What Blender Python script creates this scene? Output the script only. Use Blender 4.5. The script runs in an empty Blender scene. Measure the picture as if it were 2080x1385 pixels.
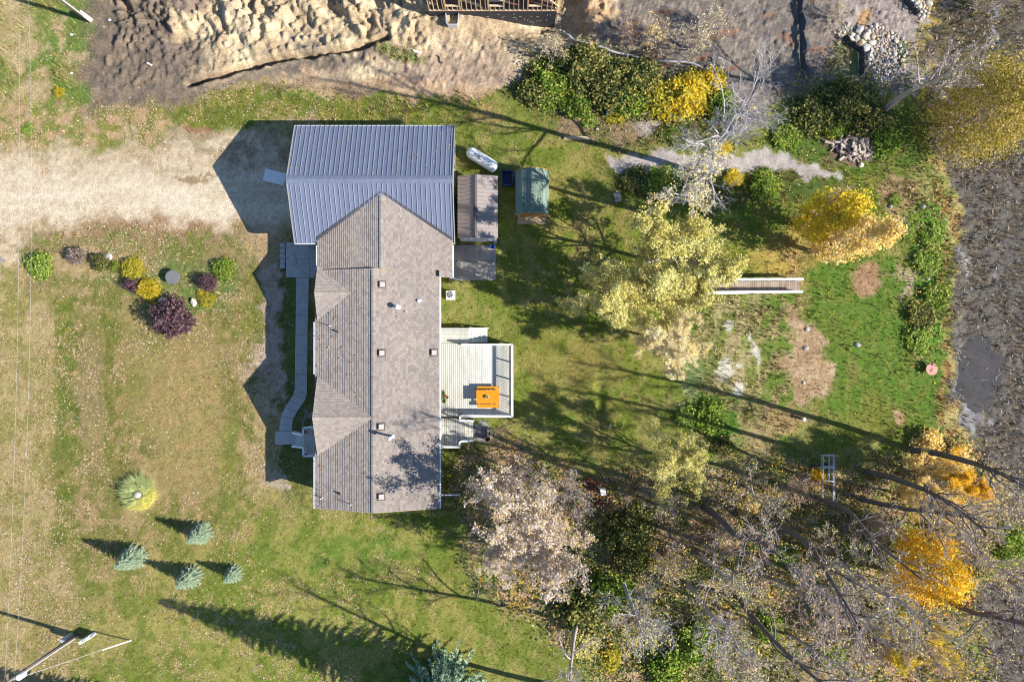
import bpy, bmesh, math, random
import numpy as np
from mathutils import Vector, Matrix
C = bpy.context.scene.collection
sc = bpy.context.scene
R = math.radians
# ------------------------------------------------------------------ camera, sky, sun, exposure
H = 56.0            # flying height of the camera (m)
S = 0.04            # metres per photo pixel on the lawn
ELEV, AZ = 33.0, 16.5
cam = bpy.data.cameras.new('camera'); cam.sensor_width = 36.0
cam.lens = 36.0 * H / (2080 * S); cam.clip_end = 3000; cam.clip_start = 0.5
camo = bpy.data.objects.new('camera', cam); C.objects.link(camo)
camo.location = (0, 0, H); sc.camera = camo
W = bpy.data.worlds.new('World'); sc.world = W; W.use_nodes = True
nt = W.node_tree; nt.nodes.clear()
sky = nt.nodes.new('ShaderNodeTexSky'); sky.sky_type = 'NISHITA'; sky.sun_disc = False
sky.sun_elevation = R(ELEV); sky.sun_rotation = R(90 + AZ); sky.air_density = 1.0; sky.dust_density = 0.2; sky.ozone_density = 4.5
bg = nt.nodes.new('ShaderNodeBackground'); bg.inputs[1].default_value = 0.1
wo = nt.nodes.new('ShaderNodeOutputWorld')
nt.links.new(sky.outputs[0], bg.inputs[0]); nt.links.new(bg.outputs[0], wo.inputs[0])
sd = Vector((-math.cos(R(ELEV)) * math.cos(R(AZ)), math.cos(R(ELEV)) * math.sin(R(AZ)), -math.sin(R(ELEV))))
sun = bpy.data.lights.new('sun', 'SUN'); sun.energy = 5.0; sun.angle = R(0.5); sun.color = (1.0, 0.945, 0.865)
suno = bpy.data.objects.new('sun', sun); C.objects.link(suno); suno.rotation_euler = sd.to_track_quat('-Z', 'Y').to_euler()
suno.location = (40, -12, 60)
vs = sc.view_settings
vs.view_transform = 'Standard'; vs.look = 'None'; vs.gamma = 1.0; vs.use_curve_mapping = False; vs.exposure = 1.0
sc.cycles.filter_width = 1.05; sc.cycles.max_bounces = 5; sc.cycles.diffuse_bounces = 3; sc.cycles.transparent_max_bounces = 4

# ------------------------------------------------------------------ helpers
KLIT = 1.55         # how bright white sunlit ground reads at this exposure: turns a sunlit colour into its base colour
def lin(c):
    c = np.asarray(c, float) / 255.0
    return np.where(c <= 0.04045, c / 12.92, ((c + 0.055) / 1.055) ** 2.4)
def alb(*c): return tuple(np.clip(lin(c) / KLIT, 0, 0.85))
def P(px, py, h=0.0):
    k = S * (1 - h / H)
    return Vector(((px - 1040) * k, (692.5 - py) * k, h))
rng = np.random.default_rng(7); random.seed(7)

_lat = {}
def vnoise(x, y, seed):
    if seed not in _lat: _lat[seed] = np.random.default_rng(seed).random((256, 256)).astype(np.float32)
    L = _lat[seed]; xi = np.floor(x).astype(int); yi = np.floor(y).astype(int)
    fx = x - xi; fy = y - yi; fx = fx * fx * (3 - 2 * fx); fy = fy * fy * (3 - 2 * fy)
    a = L[yi & 255, xi & 255]; b = L[yi & 255, (xi + 1) & 255]; c = L[(yi + 1) & 255, xi & 255]; d = L[(yi + 1) & 255, (xi + 1) & 255]
    return (a * (1 - fx) + b * fx) * (1 - fy) + (c * (1 - fx) + d * fx) * fy
def fbm(x, y, seed, octv=4, gain=0.5):
    s = 0; a = 1; t = 0
    for i in range(octv):
        s = s + a * vnoise(x * 2 ** i, y * 2 ** i, seed + i); t += a; a *= gain
    return s / t
def sdf(px, py, poly):
    # signed distance, positive inside
    poly = np.asarray(poly, np.float32); n = len(poly)
    d = np.full(px.shape, 1e18, np.float32); ins = np.zeros(px.shape, bool)
    for i in range(n):
        a = poly[i]; b = poly[(i + 1) % n]; e = b - a
        wx = px - a[0]; wy = py - a[1]
        t = np.clip((wx * e[0] + wy * e[1]) / (e @ e), 0, 1)
        d = np.minimum(d, (wx - e[0] * t) ** 2 + (wy - e[1] * t) ** 2)
        if abs(e[1]) > 1e-6:
            cond = ((a[1] > py) != (b[1] > py)) & (px < e[0] * (py - a[1]) / e[1] + a[0])
            ins ^= cond
    d = np.sqrt(d)
    return np.where(ins, d, -d)
def sstep(a, b, x):
    t = np.clip((x - a) / (b - a), 0, 1); return t * t * (3 - 2 * t)

def tag(o, label=None, cat=None, group=None, kind=None):
    if label: o['label'] = label
    if cat: o['category'] = cat
    if group: o['group'] = group
    if kind: o['kind'] = kind
    return o
WL = {}
def empty(name, loc, label, cat, group=None):
    o = bpy.data.objects.new(name, None); C.objects.link(o); o.location = loc; WL[o.name] = Vector(loc)
    o.empty_display_size = 0.3
    return tag(o, label, cat, group)
def attach(o, parent):
    o.parent = parent; WL[o.name] = WL.get(parent.name, Vector((0, 0, 0)))
class MB:
    def __init__(s): s.v = []; s.f = []; s.uv = []; s.m = []
    def add(s, vs_, fs_, uvs=None, mi=0):
        o = len(s.v); s.v += [tuple(p) for p in vs_]
        for i, f in enumerate(fs_):
            s.f.append([o + k for k in f]); s.m.append(mi)
            s.uv.append(uvs[i] if uvs else [(0, 0)] * len(f))
        return s
    def box(s, c, d, rz=0.0, mi=0, bev=0.0, rot=None):
        hx, hy, hz = d[0] / 2, d[1] / 2, d[2] / 2
        M = rot.to_3x3() if rot is not None else Matrix.Rotation(rz, 3, 'Z')
        c = Vector(c)
        if bev <= 0:
            vs_ = [c + M @ Vector((x, y, z)) for z in (-hz, hz) for x, y in ((-hx, -hy), (hx, -hy), (hx, hy), (-hx, hy))]
            return s.add(vs_, [(3, 2, 1, 0), (4, 5, 6, 7), (0, 1, 5, 4), (1, 2, 6, 5), (2, 3, 7, 6), (3, 0, 4, 7)], mi=mi)
        b = bev
        L = [(hx, hy, -hz), (hx, hy, hz - b), (hx - b, hy - b, hz)]
        vs_ = [c + M @ Vector((sx * a, sy * e, z)) for a, e, z in L for sx, sy in ((-1, -1), (1, -1), (1, 1), (-1, 1))]
        fs_ = [(3, 2, 1, 0), (8, 9, 10, 11)]
        for l in (0, 4):
            for k in range(4): fs_.append((l + k, l + (k + 1) % 4, l + 4 + (k + 1) % 4, l + 4 + k))
        return s.add(vs_, fs_, mi=mi)
    def bar(s, a, b, w, t, mi=0):
        # box from a to b, width w sideways, thickness t
        a = Vector(a); b = Vector(b); d = b - a; L = d.length; x = d / L
        up = Vector((0, 0, 1)) if abs(x.z) < 0.95 else Vector((0, 1, 0))
        y = up.cross(x).normalized(); z = x.cross(y)
        M = Matrix((x, y, z)).transposed()
        return s.box((a + b) / 2, (L, w, t), rot=M, mi=mi)
    def cyl(s, a, b, r0, r1=None, n=10, mi=0, cap=True):
        a = Vector(a); b = Vector(b); r1 = r0 if r1 is None else r1
        z = (b - a).normalized(); x = z.orthogonal().normalized(); y = z.cross(x)
        vs_ = [c + (x * math.cos(2 * math.pi * k / n) + y * math.sin(2 * math.pi * k / n)) * r for c, r in ((a, r0), (b, r1)) for k in range(n)]
        fs_ = [(k, (k + 1) % n, n + (k + 1) % n, n + k) for k in range(n)]
        if cap: fs_ += [tuple(range(n - 1, -1, -1)), tuple(range(n, 2 * n))]
        return s.add(vs_, fs_, mi=mi)
    def path(s, pts, r, n=6, mi=0):
        for a, b in zip(pts[:-1], pts[1:]): s.cyl(a, b, r, r, n, mi, True)
        return s
    def lathe(s, c, prof, n=16, mi=0):
        c = Vector(c); vs_ = []
        for r, z in prof: vs_ += [c + Vector((r * math.cos(2 * math.pi * k / n), r * math.sin(2 * math.pi * k / n), z)) for k in range(n)]
        fs_ = []
        for i in range(len(prof) - 1):
            for k in range(n): fs_.append((i * n + k, i * n + (k + 1) % n, (i + 1) * n + (k + 1) % n, (i + 1) * n + k))
        fs_ += [tuple(range(n - 1, -1, -1)), tuple(range((len(prof) - 1) * n, len(prof) * n))]
        return s.add(vs_, fs_, mi=mi)
    def prism(s, poly, z0, z1, mi=0):
        n = len(poly)
        vs_ = [(p[0], p[1], z0) for p in poly] + [(p[0], p[1], z1) for p in poly]
        area = sum(poly[i][0] * poly[(i + 1) % n][1] - poly[(i + 1) % n][0] * poly[i][1] for i in range(n))
        if area < 0: vs_ = vs_[:n][::-1] + vs_[n:][::-1]
        fs_ = [tuple(range(n - 1, -1, -1)), tuple(range(n, 2 * n))] + [(k, (k + 1) % n, n + (k + 1) % n, n + k) for k in range(n)]
        return s.add(vs_, fs_, mi=mi)
    def build(s, name, m, parent=None, loc=None, smooth=False, label=None):
        me = bpy.data.meshes.new(name)
        off = WL.get(parent.name, Vector((0, 0, 0))) if parent else (Vector(loc) if loc is not None else Vector((0, 0, 0)))
        me.from_pydata([(p[0] - off.x, p[1] - off.y, p[2] - off.z) for p in s.v], [], s.f)
        uvl = me.uv_layers.new(name='UVMap'); uvl.data.foreach_set('uv', [x for f in s.uv for u in f for x in u])
        for mm in (m if isinstance(m, (list, tuple)) else [m]): me.materials.append(mm)
        me.polygons.foreach_set('material_index', s.m)
        if smooth: me.polygons.foreach_set('use_smooth', [True] * len(me.polygons))
        me.update()
        o = bpy.data.objects.new(name, me); C.objects.link(o)
        if parent: attach(o, parent)
        elif loc is not None: o.location = off; WL[o.name] = off
        if label: o['label'] = label
        return o
def np_mesh(name, verts, quads, mats, col=None, mi=None, smooth=False):
    me = bpy.data.meshes.new(name)
    n = len(verts); quads = np.asarray(quads, np.int32); k = quads.shape[1]; m = len(quads)
    me.vertices.add(n); me.vertices.foreach_set('co', np.asarray(verts, np.float32).ravel())
    me.loops.add(m * k); me.loops.foreach_set('vertex_index', quads.ravel())
    me.polygons.add(m); me.polygons.foreach_set('loop_start', np.arange(0, m * k, k, dtype=np.int32))
    try: me.polygons.foreach_set('loop_total', np.full(m, k, np.int32))
    except Exception: pass
    for mm in mats: me.materials.append(mm)
    if mi is not None: me.polygons.foreach_set('material_index', np.asarray(mi, np.int32))
    if smooth: me.polygons.foreach_set('use_smooth', np.ones(m, bool))
    if col is not None:
        a = me.color_attributes.new('Col', 'FLOAT_COLOR', 'POINT')
        c4 = np.ones((n, 4), np.float32); c4[:, :3] = col; a.data.foreach_set('color', c4.ravel())
    me.update(calc_edges=True); me.validate()
    return me
def link(name, me, parent=None, loc=None):
    o = bpy.data.objects.new(name, me); C.objects.link(o)
    if parent: attach(o, parent)
    if loc is not None: o.location = loc; WL[o.name] = Vector(loc)
    return o
def copy_tree(o, parent=None):
    c = o.copy(); C.objects.link(c)
    if parent: c.parent = parent
    for ch in o.children: copy_tree(ch, c)
    return c

# ------------------------------------------------------------------ materials
def nmat(name):
    m = bpy.data.materials.new(name); m.use_nodes = True; n = m.node_tree
    return m, n, n.nodes['Principled BSDF'], n.nodes, n.links
def mixc(N, L, fac, a, b, mode='MIX'):
    x = N.new('ShaderNodeMix'); x.data_type = 'RGBA'; x.blend_type = mode; x.clamp_result = False
    for sock, val in ((0, fac), (6, a), (7, b)):
        if hasattr(val, 'is_linked') or hasattr(val, 'links'): L.new(val, x.inputs[sock])
        elif sock == 0: x.inputs[0].default_value = val
        else: x.inputs[sock].default_value = tuple(val)[:3] + (1,)
    return x.outputs[2]
def noise(N, L, scale, detail=3, rough=0.6, vec=None, coord='Object', stretch=None):
    if vec is None:
        tc = N.new('ShaderNodeTexCoord'); vec = tc.outputs[coord]
    if stretch:
        mp = N.new('ShaderNodeMapping'); mp.inputs['Scale'].default_value = stretch; L.new(vec, mp.inputs[0]); vec = mp.outputs[0]
    t = N.new('ShaderNodeTexNoise'); t.inputs['Scale'].default_value = scale; t.inputs['Detail'].default_value = detail; t.inputs['Roughness'].default_value = rough
    L.new(vec, t.inputs['Vector']); return t.outputs[0]
def ramp(N, L, f, a, b):
    r = N.new('ShaderNodeMapRange'); r.inputs[1].default_value = a; r.inputs[2].default_value = b; L.new(f, r.inputs[0]); return r.outputs[0]
def bump(N, L, f, strength, dist=0.02):
    b = N.new('ShaderNodeBump'); b.inputs['Strength'].default_value = strength; b.inputs['Distance'].default_value = dist; L.new(f, b.inputs['Height']); return b.outputs[0]
def simple(name, c1, c2=None, rough=0.75, scale=6, metal=0.0, bmp=0.25, stretch=None, fine=60, spec=0.4):
    m, n, p, N, L = nmat(name)
    c2 = c2 or tuple(x * 0.72 for x in c1)
    f = ramp(N, L, noise(N, L, scale, 4, 0.65, stretch=stretch), 0.3, 0.7)
    g = noise(N, L, fine, 2, 0.6, stretch=stretch)
    col = mixc(N, L, f, c1, c2)
    gg = ramp(N, L, g, 0.25, 0.75)
    dk = mixc(N, L, gg, (0.8, 0.8, 0.8), (1.15, 1.15, 1.15))
    col = mixc(N, L, 1.0, col, dk, 'MULTIPLY')
    L.new(col, p.inputs['Base Color']); p.inputs['Roughness'].default_value = rough; p.inputs['Metallic'].default_value = metal
    p.inputs['Specular IOR Level'].default_value = spec
    if bmp: L.new(bump(N, L, g, bmp, 0.01), p.inputs['Normal'])
    return m
def leafmat(name, c1, c2, c3=None, trans=0.3, boost=1.5):
    c1, c2 = [tuple(min(.8, x * boost) for x in c) for c in (c1, c2)]; c3 = c3 and tuple(min(.8, x * boost) for x in c3)
    # foliage: colour varies leaf by leaf through the mesh attribute 'Col'
    m, n, p, N, L = nmat(name); N.remove(p)
    at = N.new('ShaderNodeAttribute'); at.attribute_name = 'Col'
    sp = N.new('ShaderNodeSeparateColor'); L.new(at.outputs[0], sp.inputs[0])
    col = mixc(N, L, sp.outputs[0], c1, c2)
    if c3: col = mixc(N, L, ramp(N, L, sp.outputs[1], 0.62, 0.72), col, c3)
    d = N.new('ShaderNodeBsdfDiffuse'); t = N.new('ShaderNodeBsdfTranslucent'); mx = N.new('ShaderNodeMixShader'); mx.inputs[0].default_value = trans
    L.new(col, d.inputs[0]); L.new(col, t.inputs[0]); L.new(d.outputs[0], mx.inputs[1]); L.new(t.outputs[0], mx.inputs[2])
    L.new(mx.outputs[0], N['Material Output'].inputs[0]); return m
def attrmat(name, trans=0.15):
    m, n, p, N, L = nmat(name); N.remove(p)
    at = N.new('ShaderNodeAttribute'); at.attribute_name = 'Col'
    d = N.new('ShaderNodeBsdfDiffuse'); t = N.new('ShaderNodeBsdfTranslucent'); mx = N.new('ShaderNodeMixShader'); mx.inputs[0].default_value = trans
    L.new(at.outputs[0], d.inputs[0]); L.new(at.outputs[0], t.inputs[0]); L.new(d.outputs[0], mx.inputs[1]); L.new(t.outputs[0], mx.inputs[2])
    L.new(mx.outputs[0], N['Material Output'].inputs[0]); return m
def shingle(name, c1, c2, expo, w=0.33):
    m, n, p, N, L = nmat(name)
    uv = N.new('ShaderNodeUVMap'); uv.uv_map = 'UVMap'
    b = N.new('ShaderNodeTexBrick'); L.new(uv.outputs[0], b.inputs[0]); b.inputs['Scale'].default_value = 1.0
    b.inputs['Color1'].default_value = c1 + (1,); b.inputs['Color2'].default_value = c2 + (1,); b.inputs['Mortar'].default_value = tuple(x * 0.55 for x in c2) + (1,)
    b.inputs['Mortar Size'].default_value = 0.008; b.inputs['Brick Width'].default_value = w; b.inputs['Row Height'].default_value = expo; b.offset = 0.45; b.inputs['Bias'].default_value = -0.1
    g = noise(N, L, 45, 2, 0.7); bigs = noise(N, L, 0.35, 3, 0.6)
    col = mixc(N, L, 1.0, b.outputs[0], mixc(N, L, ramp(N, L, g, 0.2, 0.8), (0.75, 0.75, 0.75), (1.25, 1.22, 1.2)), 'MULTIPLY')
    col = mixc(N, L, 1.0, col, mixc(N, L, ramp(N, L, bigs, 0.3, 0.7), (0.9, 0.9, 0.93), (1.08, 1.06, 1.03)), 'MULTIPLY')
    L.new(col, p.inputs['Base Color']); p.inputs['Roughness'].default_value = 0.92; p.inputs['Diffuse Roughness'].default_value = 1.0; p.inputs['Specular IOR Level'].default_value = 0.2
    L.new(bump(N, L, g, 0.3, 0.01), p.inputs['Normal']); return m
def plain_metal(name, c, rough=0.4, st_=(3.5, .5, 1)):
    m, n, p, N, L = nmat(name)
    oi = N.new('ShaderNodeObjectInfo'); tc = N.new('ShaderNodeTexCoord'); va = N.new('ShaderNodeVectorMath'); va.operation = 'MULTIPLY_ADD'; L.new(oi.outputs['Random'], va.inputs[0]); va.inputs[1].default_value = (37, 53, 11); L.new(tc.outputs['Object'], va.inputs[2])
    st = noise(N, L, 1.2, 4, 0.65, vec=va.outputs[0], stretch=st_); f2 = noise(N, L, 22, 3, 0.75, vec=va.outputs[0])
    col = mixc(N, L, ramp(N, L, st, 0.3, 0.7), c, tuple(x * 0.78 for x in c))
    col = mixc(N, L, 1.0, col, mixc(N, L, oi.outputs['Random'], (0.95, 0.95, 0.95), (1.05, 1.05, 1.05)), 'MULTIPLY')
    col = mixc(N, L, 1.0, col, mixc(N, L, f2, (0.88, 0.88, 0.88), (1.12, 1.12, 1.12)), 'MULTIPLY')
    L.new(col, p.inputs['Base Color']); p.inputs['Roughness'].default_value = rough; p.inputs['Specular IOR Level'].default_value = 0.5
    return m

M = {}
M['roof_blue'] = plain_metal('blue_grey_steel', alb(134, 143, 166), 0.5)
M['roof_brown'] = plain_metal('brown_steel', alb(172, 158, 152), 0.5, (.5, 3.5, 1))
M['shingle'] = shingle('grey_brown_shingle', alb(200, 190, 180), alb(172, 161, 152), 0.2, 0.26)
M['shingle_green'] = shingle('green_shingle', alb(168, 188, 170), alb(140, 164, 146), 0.14)
M['white'] = simple('white_paint', (0.74, 0.74, 0.73), (0.66, 0.66, 0.65), 0.5, 5, bmp=0.05)
M['white_metal'] = simple('white_enamel', (0.78, 0.78, 0.77), (0.74, 0.74, 0.73), 0.6, 3, bmp=0.03)
M['siding'] = simple('tan_siding', alb(190, 170, 130), alb(175, 155, 118), 0.7, 3)
M['garage_wall'] = simple('grey_steel_siding', alb(190, 185, 175), None, 0.6, 3)
M['glass'] = simple('window_glass', (0.03, 0.04, 0.05), (0.04, 0.05, 0.06), 0.05, 2, bmp=0)
M['concrete'] = simple('concrete', alb(196, 188, 178), alb(170, 162, 152), 0.9, 1.2, fine=40, bmp=0.3)
M['walk'] = simple('walk_concrete', alb(220, 214, 208), alb(196, 190, 184), 0.9, 1.5, fine=30, bmp=0.3)
M['deck'] = simple('painted_deck_board', alb(242, 240, 226), alb(214, 210, 192), 0.7, 2.5, stretch=(1, 0.25, 1), fine=30)
M['deck_b'] = simple('painted_deck_board_pale', alb(250, 250, 240), alb(224, 226, 214), 0.7, 2.5, stretch=(1, 0.25, 1), fine=30)
M['ramp_wood'] = simple('weathered_plank', alb(205, 185, 165), alb(170, 150, 130), 0.85, 3, stretch=(0.3, 1, 1), fine=25)
M['ramp_wood_b'] = simple('weathered_plank_dark', alb(186, 166, 146), alb(155, 135, 116), 0.85, 3, stretch=(0.3, 1, 1), fine=25)
M['orange'] = simple('orange_paint', alb(250, 170, 20), alb(240, 155, 10), 0.5, 4, bmp=0.05)
M['lumber'] = simple('fresh_lumber', alb(232, 200, 150), alb(205, 165, 110), 0.8, 4, fine=20)
M['lumber_b'] = simple('pale_lumber', alb(240, 220, 185), alb(220, 190, 145), 0.8, 4, fine=20)
M['osb'] = simple('floor_sheathing', alb(130, 95, 78), alb(95, 68, 60), 0.85, 2.5, fine=20)
M['black_wrap'] = simple('black_wall_wrap', alb(62, 66, 76), alb(42, 45, 54), 0.6, 3, fine=20)
M['galv'] = simple('galvanised_steel', (0.55, 0.56, 0.58), (0.45, 0.46, 0.48), 0.4, 8, metal=0.3)
M['vent'] = simple('pale_vent', alb(206, 196, 190), alb(186, 176, 170), 0.6, 4)
M['wire'] = simple('grey_wire', (0.4, 0.4, 0.4), None, 0.6, 4)
M['alu'] = simple('aluminium', (0.5, 0.52, 0.54), (0.4, 0.42, 0.44), 0.4, 8, metal=0.2)
M['dark'] = simple('black_plastic', (0.02, 0.02, 0.022), (0.03, 0.03, 0.032), 0.5, 4)
M['fabric'] = simple('black_silt_fabric', (0.055, 0.058, 0.065), (0.035, 0.037, 0.042), 0.8, 5, stretch=(4, 0.4, 1))
M['bin_blue'] = simple('dark_blue_plastic', (0.03, 0.05, 0.12), (0.02, 0.035, 0.09), 0.5, 4)
M['bucket_blue'] = simple('blue_plastic', (0.02, 0.16, 0.6), (0.02, 0.13, 0.5), 0.45, 4)
M['pine'] = simple('pine_boards', alb(225, 170, 85), alb(190, 130, 60), 0.8, 4, fine=25)
M['door_wood'] = simple('pale_plank', alb(230, 205, 170), alb(205, 175, 135), 0.8, 4, fine=25)
M['stone'] = simple('pale_boulder', alb(248, 236, 218), alb(214, 198, 180), 0.9, 3, fine=25)
M['stone_b'] = simple('grey_boulder', alb(222, 216, 212), alb(182, 176, 174), 0.9, 3, fine=25)
M['stone_c'] = simple('tan_boulder', alb(236, 210, 172), alb(204, 174, 138), 0.9, 3, fine=25)
M['pole_wood'] = simple('treated_pole_wood', alb(150, 135, 125), alb(115, 102, 96), 0.9, 4, stretch=(3, 3, 0.3), fine=30)
M['log'] = simple('weathered_log', alb(212, 194, 182), alb(160, 142, 134), 0.9, 5, stretch=(1, 1, 1), fine=30)
M['log_b'] = simple('pale_split_log', alb(246, 228, 208), alb(214, 194, 174), 0.9, 5, fine=30)
M['bark'] = simple('grey_bark', alb(222, 206, 198), alb(180, 164, 158), 0.95, 6, fine=25)
M['bark_pale'] = simple('silver_bark', alb(220, 213, 212), alb(180, 174, 175), 0.95, 6, fine=25)
M['bark_dark'] = simple('dark_bark', alb(140, 126, 120), alb(100, 90, 88), 0.95, 6, fine=25)
M['pink'] = simple('faded_pink_paint', alb(235, 165, 150), alb(225, 150, 138), 0.6, 4)
M['terracotta'] = simple('terracotta', alb(185, 105, 75), None, 0.8, 5)
M['cream'] = simple('cream_board', alb(228, 208, 172), alb(205, 185, 150), 0.8, 4)
M['hose'] = simple('white_drain_pipe', alb(225, 220, 218), alb(200, 195, 192), 0.6, 4)
M['flash'] = simple('dark_flashing', alb(95, 92, 95), alb(80, 78, 80), 0.6, 4)
M['ornament'] = simple('slate_table', alb(150, 150, 150), alb(105, 106, 108), 0.8, 8, stretch=(1, 5, 1))
M['rust'] = simple('rusty_steel', alb(120, 80, 60), None, 0.8, 6)
# ------------------------------------------------------------------ ground: one height field, cut into lawn, driveway, dirt ...
SH_E = [(1888, -200), (1885, 60), (1880, 180), (1898, 290), (1915, 350), (1940, 420), (1948, 500), (1936, 570), (1938, 660), (1934, 760), (1936, 850), (1965, 885), (2010, 930), (2060, 1040), (2080, 1100), (2040, 1140), (1990, 1200), (1990, 1260), (2010, 1330), (2040, 1400), (2060, 1600)]
P_MARSH = SH_E + [(2500, 1600), (2500, -200)]
P_DRIVE = [(-300, 262), (0, 286), (90, 300), (180, 300), (290, 288), (420, 276), (500, 268), (640, 255), (640, 500), (520, 482), (400, 470), (280, 464), (150, 462), (80, 482), (30, 515), (0, 545), (-300, 620)]
P_DIRT = [(222, -200), (220, 60), (205, 110), (180, 150), (185, 190), (225, 216), (280, 198), (400, 188), (470, 170), (560, 165), (640, 176), (740, 182), (800, 196), (880, 204), (960, 190), (1030, 180), (1060, 140), (1120, 100), (1240, 110), (1320, 150), (1420, 190), (1500, 250), (1580, 200), (1650, 190), (1700, 160), (1850, 150), (1885, 60), (1888, -200)]
P_DARKR = [(1228, -200), (1236, 40), (1200, 90), (1280, 150), (1480, 260), (1600, 200), (1690, 160), (1700, 40), (1720, -200)]
P_PATH = [(1236, 320), (1300, 313), (1440, 309), (1500, 306), (1560, 306), (1620, 318), (1670, 334), (1712, 352), (1700, 364), (1640, 358), (1580, 346), (1500, 342), (1430, 350), (1330, 350), (1240, 348)]
P_WOODS = [(930, 940), (1040, 900), (1150, 950), (1300, 975), (1420, 935), (1500, 940), (1620, 940), (1700, 960), (1800, 940), (1880, 905), (1960, 885), (2010, 930), (2060, 1040), (2085, 1100), (2040, 1140), (1990, 1200), (1990, 1260), (2010, 1330), (2040, 1400), (2060, 1600), (1320, 1600), (1260, 1400), (1180, 1330), (1100, 1270), (1000, 1230), (950, 1200)]
TR = [(385, 166), (470, 146), (560, 124), (640, 110), (720, 97), (785, 80)]      # open trench
G = 0.13
gx = np.arange(-47.5, 47.5 + G, G, dtype=np.float32); gy = np.arange(-33.5, 33.5 + G, G, dtype=np.float32)
X, Y = np.meshgrid(gx, gy); ny, nx = X.shape
def seg_dist(px, py, pl):
    d = np.full(px.shape, 1e9, np.float32)
    for a, b in zip(pl[:-1], pl[1:]):
        ex, ey = b[0] - a[0], b[1] - a[1]
        t = np.clip(((px - a[0]) * ex + (py - a[1]) * ey) / (ex * ex + ey * ey), 0, 1)
        d = np.minimum(d, np.hypot(px - a[0] - ex * t, py - a[1] - ey * t))
    return d
def height(X, Y):
    px = 1040 + X / S; py = 692.5 - Y / S
    wx = px + 26 * (fbm(X * .5, Y * .5, 11) - .5) * 2; wy = py + 26 * (fbm(X * .5, Y * .5, 21) - .5) * 2
    z = (fbm(X * 1.6, Y * 1.6, 31, 3) - .5) * 0.05 + (vnoise(X * 6, Y * 6, 35) - .5) * 0.035     # turf
    dirt = sstep(0, 30, sdf(wx, wy, P_DIRT)).astype(np.float32)
    drv = sstep(-6, 8, sdf(wx, wy, P_DRIVE)); pth = sstep(-5, 5, sdf(wx, wy, P_PATH))
    z = z * (1 - .65 * np.maximum(drv, pth))
    # churned dirt: diagonal windrows and clods
    u = X * .82 + Y * .57; v = -X * .57 + Y * .82
    rdg = 1 - np.abs(2 * fbm(u * .55 + 2 * vnoise(X * .4, Y * .4, 44), v * .2, 41, 4) - 1)
    churn = np.maximum(sstep(170, 20, py), .28 * sstep(225, 120, py) * sstep(440, 390, px)) * sstep(1180, 900, px) * (1 - .75 * (sstep(820, 900, px)))
    churn = np.maximum(churn, .28 * sstep(1120, 1180, px) * sstep(1300, 1240, px))
    clod = np.maximum(0, vnoise(X * 3.2, Y * 3.2, 47) - .55) * .5 + (vnoise(X * 5, Y * 5, 48) - .5) * .12
    fineR = fbm(u * 1.1, v * .6, 51, 4, .6)
    z = z + dirt * ((rdg - .62) * 1.45 * churn + (fineR - .5) * 1.0 * churn + (fbm(X * 2.4, Y * 2.4, 53, 3, .7) - .5) * .42 * churn + clod * (.55 + churn) * 1.15)
    tracks = np.sin(px * .7 + py * .25) * .02 * dirt * (1 - churn)
    z = z + tracks
    td = seg_dist(wx * .3 + px * .7, wy * .3 + py * .7, TR)
    z = z - 1.1 * sstep(8.0, 4.0, td) + .07 * sstep(20, 11, td) * sstep(6, 11, td)
    td2 = seg_dist(px, py, [(830, 60), (842, 52), (848, 70)])
    # the dug bank in front of the new foundation: high in the west, low in the east
    fw = sstep(95, 48, py) * sstep(770, 850, px) * sstep(1210, 1150, px)
    z = z + fw * (.6 - 2.0 * sstep(940, 1115, px))
    # rock pile bank, shore and marsh
    m = sstep(-30, 60, sdf(wx, wy, P_MARSH)); z = z - .35 * m
    z = z + m * (vnoise(X * 2.3, Y * 2.3, 61) - .5) * .07
    w = sstep(0, 60, sdf(wx, wy, P_WOODS)); z = z + w * (fbm(X * .7, Y * .7, 71, 3) - .5) * .5
    z = z - .05 * np.exp(-((px - 1220) ** 2 / 90 + (py - 825) ** 2 / 3000)) * 6          # shallow swale in the back lawn
    bld = sstep(14, 2, np.maximum(np.abs(px - 780) - 150, np.abs(py - 660) - 370))        # level under the house
    return (z * (1 - bld)).astype(np.float32)
Z = height(X, Y)
def gz(px, py):      # ground height below an image point
    h = 0.0
    for _ in range(3):
        p = P(px, py, h)
        i = int(np.clip((p.y - gy[0]) / G, 0, ny - 2)); j = int(np.clip((p.x - gx[0]) / G, 0, nx - 2)); h = float(Z[i, j])
    return h
def gzw(x, y):
    i = np.clip(((y - gy[0]) / G), 0, ny - 1.01); j = np.clip(((x - gx[0]) / G), 0, nx - 1.01)
    ii = i.astype(int); jj = j.astype(int); fi = i - ii; fj = j - jj
    return (Z[ii, jj] * (1 - fj) + Z[ii, jj + 1] * fj) * (1 - fi) + (Z[ii + 1, jj] * (1 - fj) + Z[ii + 1, jj + 1] * fj) * fi
def GP(px, py, up=0.0): 
    h = gz(px, py); return P(px, py, h) + Vector((0, 0, up))
kx = H / (H - Z); PX = 1040 + X * kx / S; PY = 692.5 - Y * kx / S           # where each bit of ground is seen from the camera's height
N1 = fbm(X * .18, Y * .18, 101); N2 = fbm(X * .55, Y * .55, 111); N3 = fbm(X * 1.5, Y * 1.5, 121); N4 = fbm(X * 4, Y * 4, 131, 2)
WX = PX + 34 * (N2 - .5) * 2 + 18 * (N3 - .5) * 2 + 9 * (N4 - .5) * 2
WY = PY + 34 * (fbm(X * .55, Y * .55, 141) - .5) * 2 + 18 * (fbm(X * 1.5, Y * 1.5, 151) - .5) * 2 + 9 * (fbm(X * 4, Y * 4, 161, 2) - .5) * 2
def soft(n, a=.35, b=.65): return sstep(a, b, n)
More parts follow.
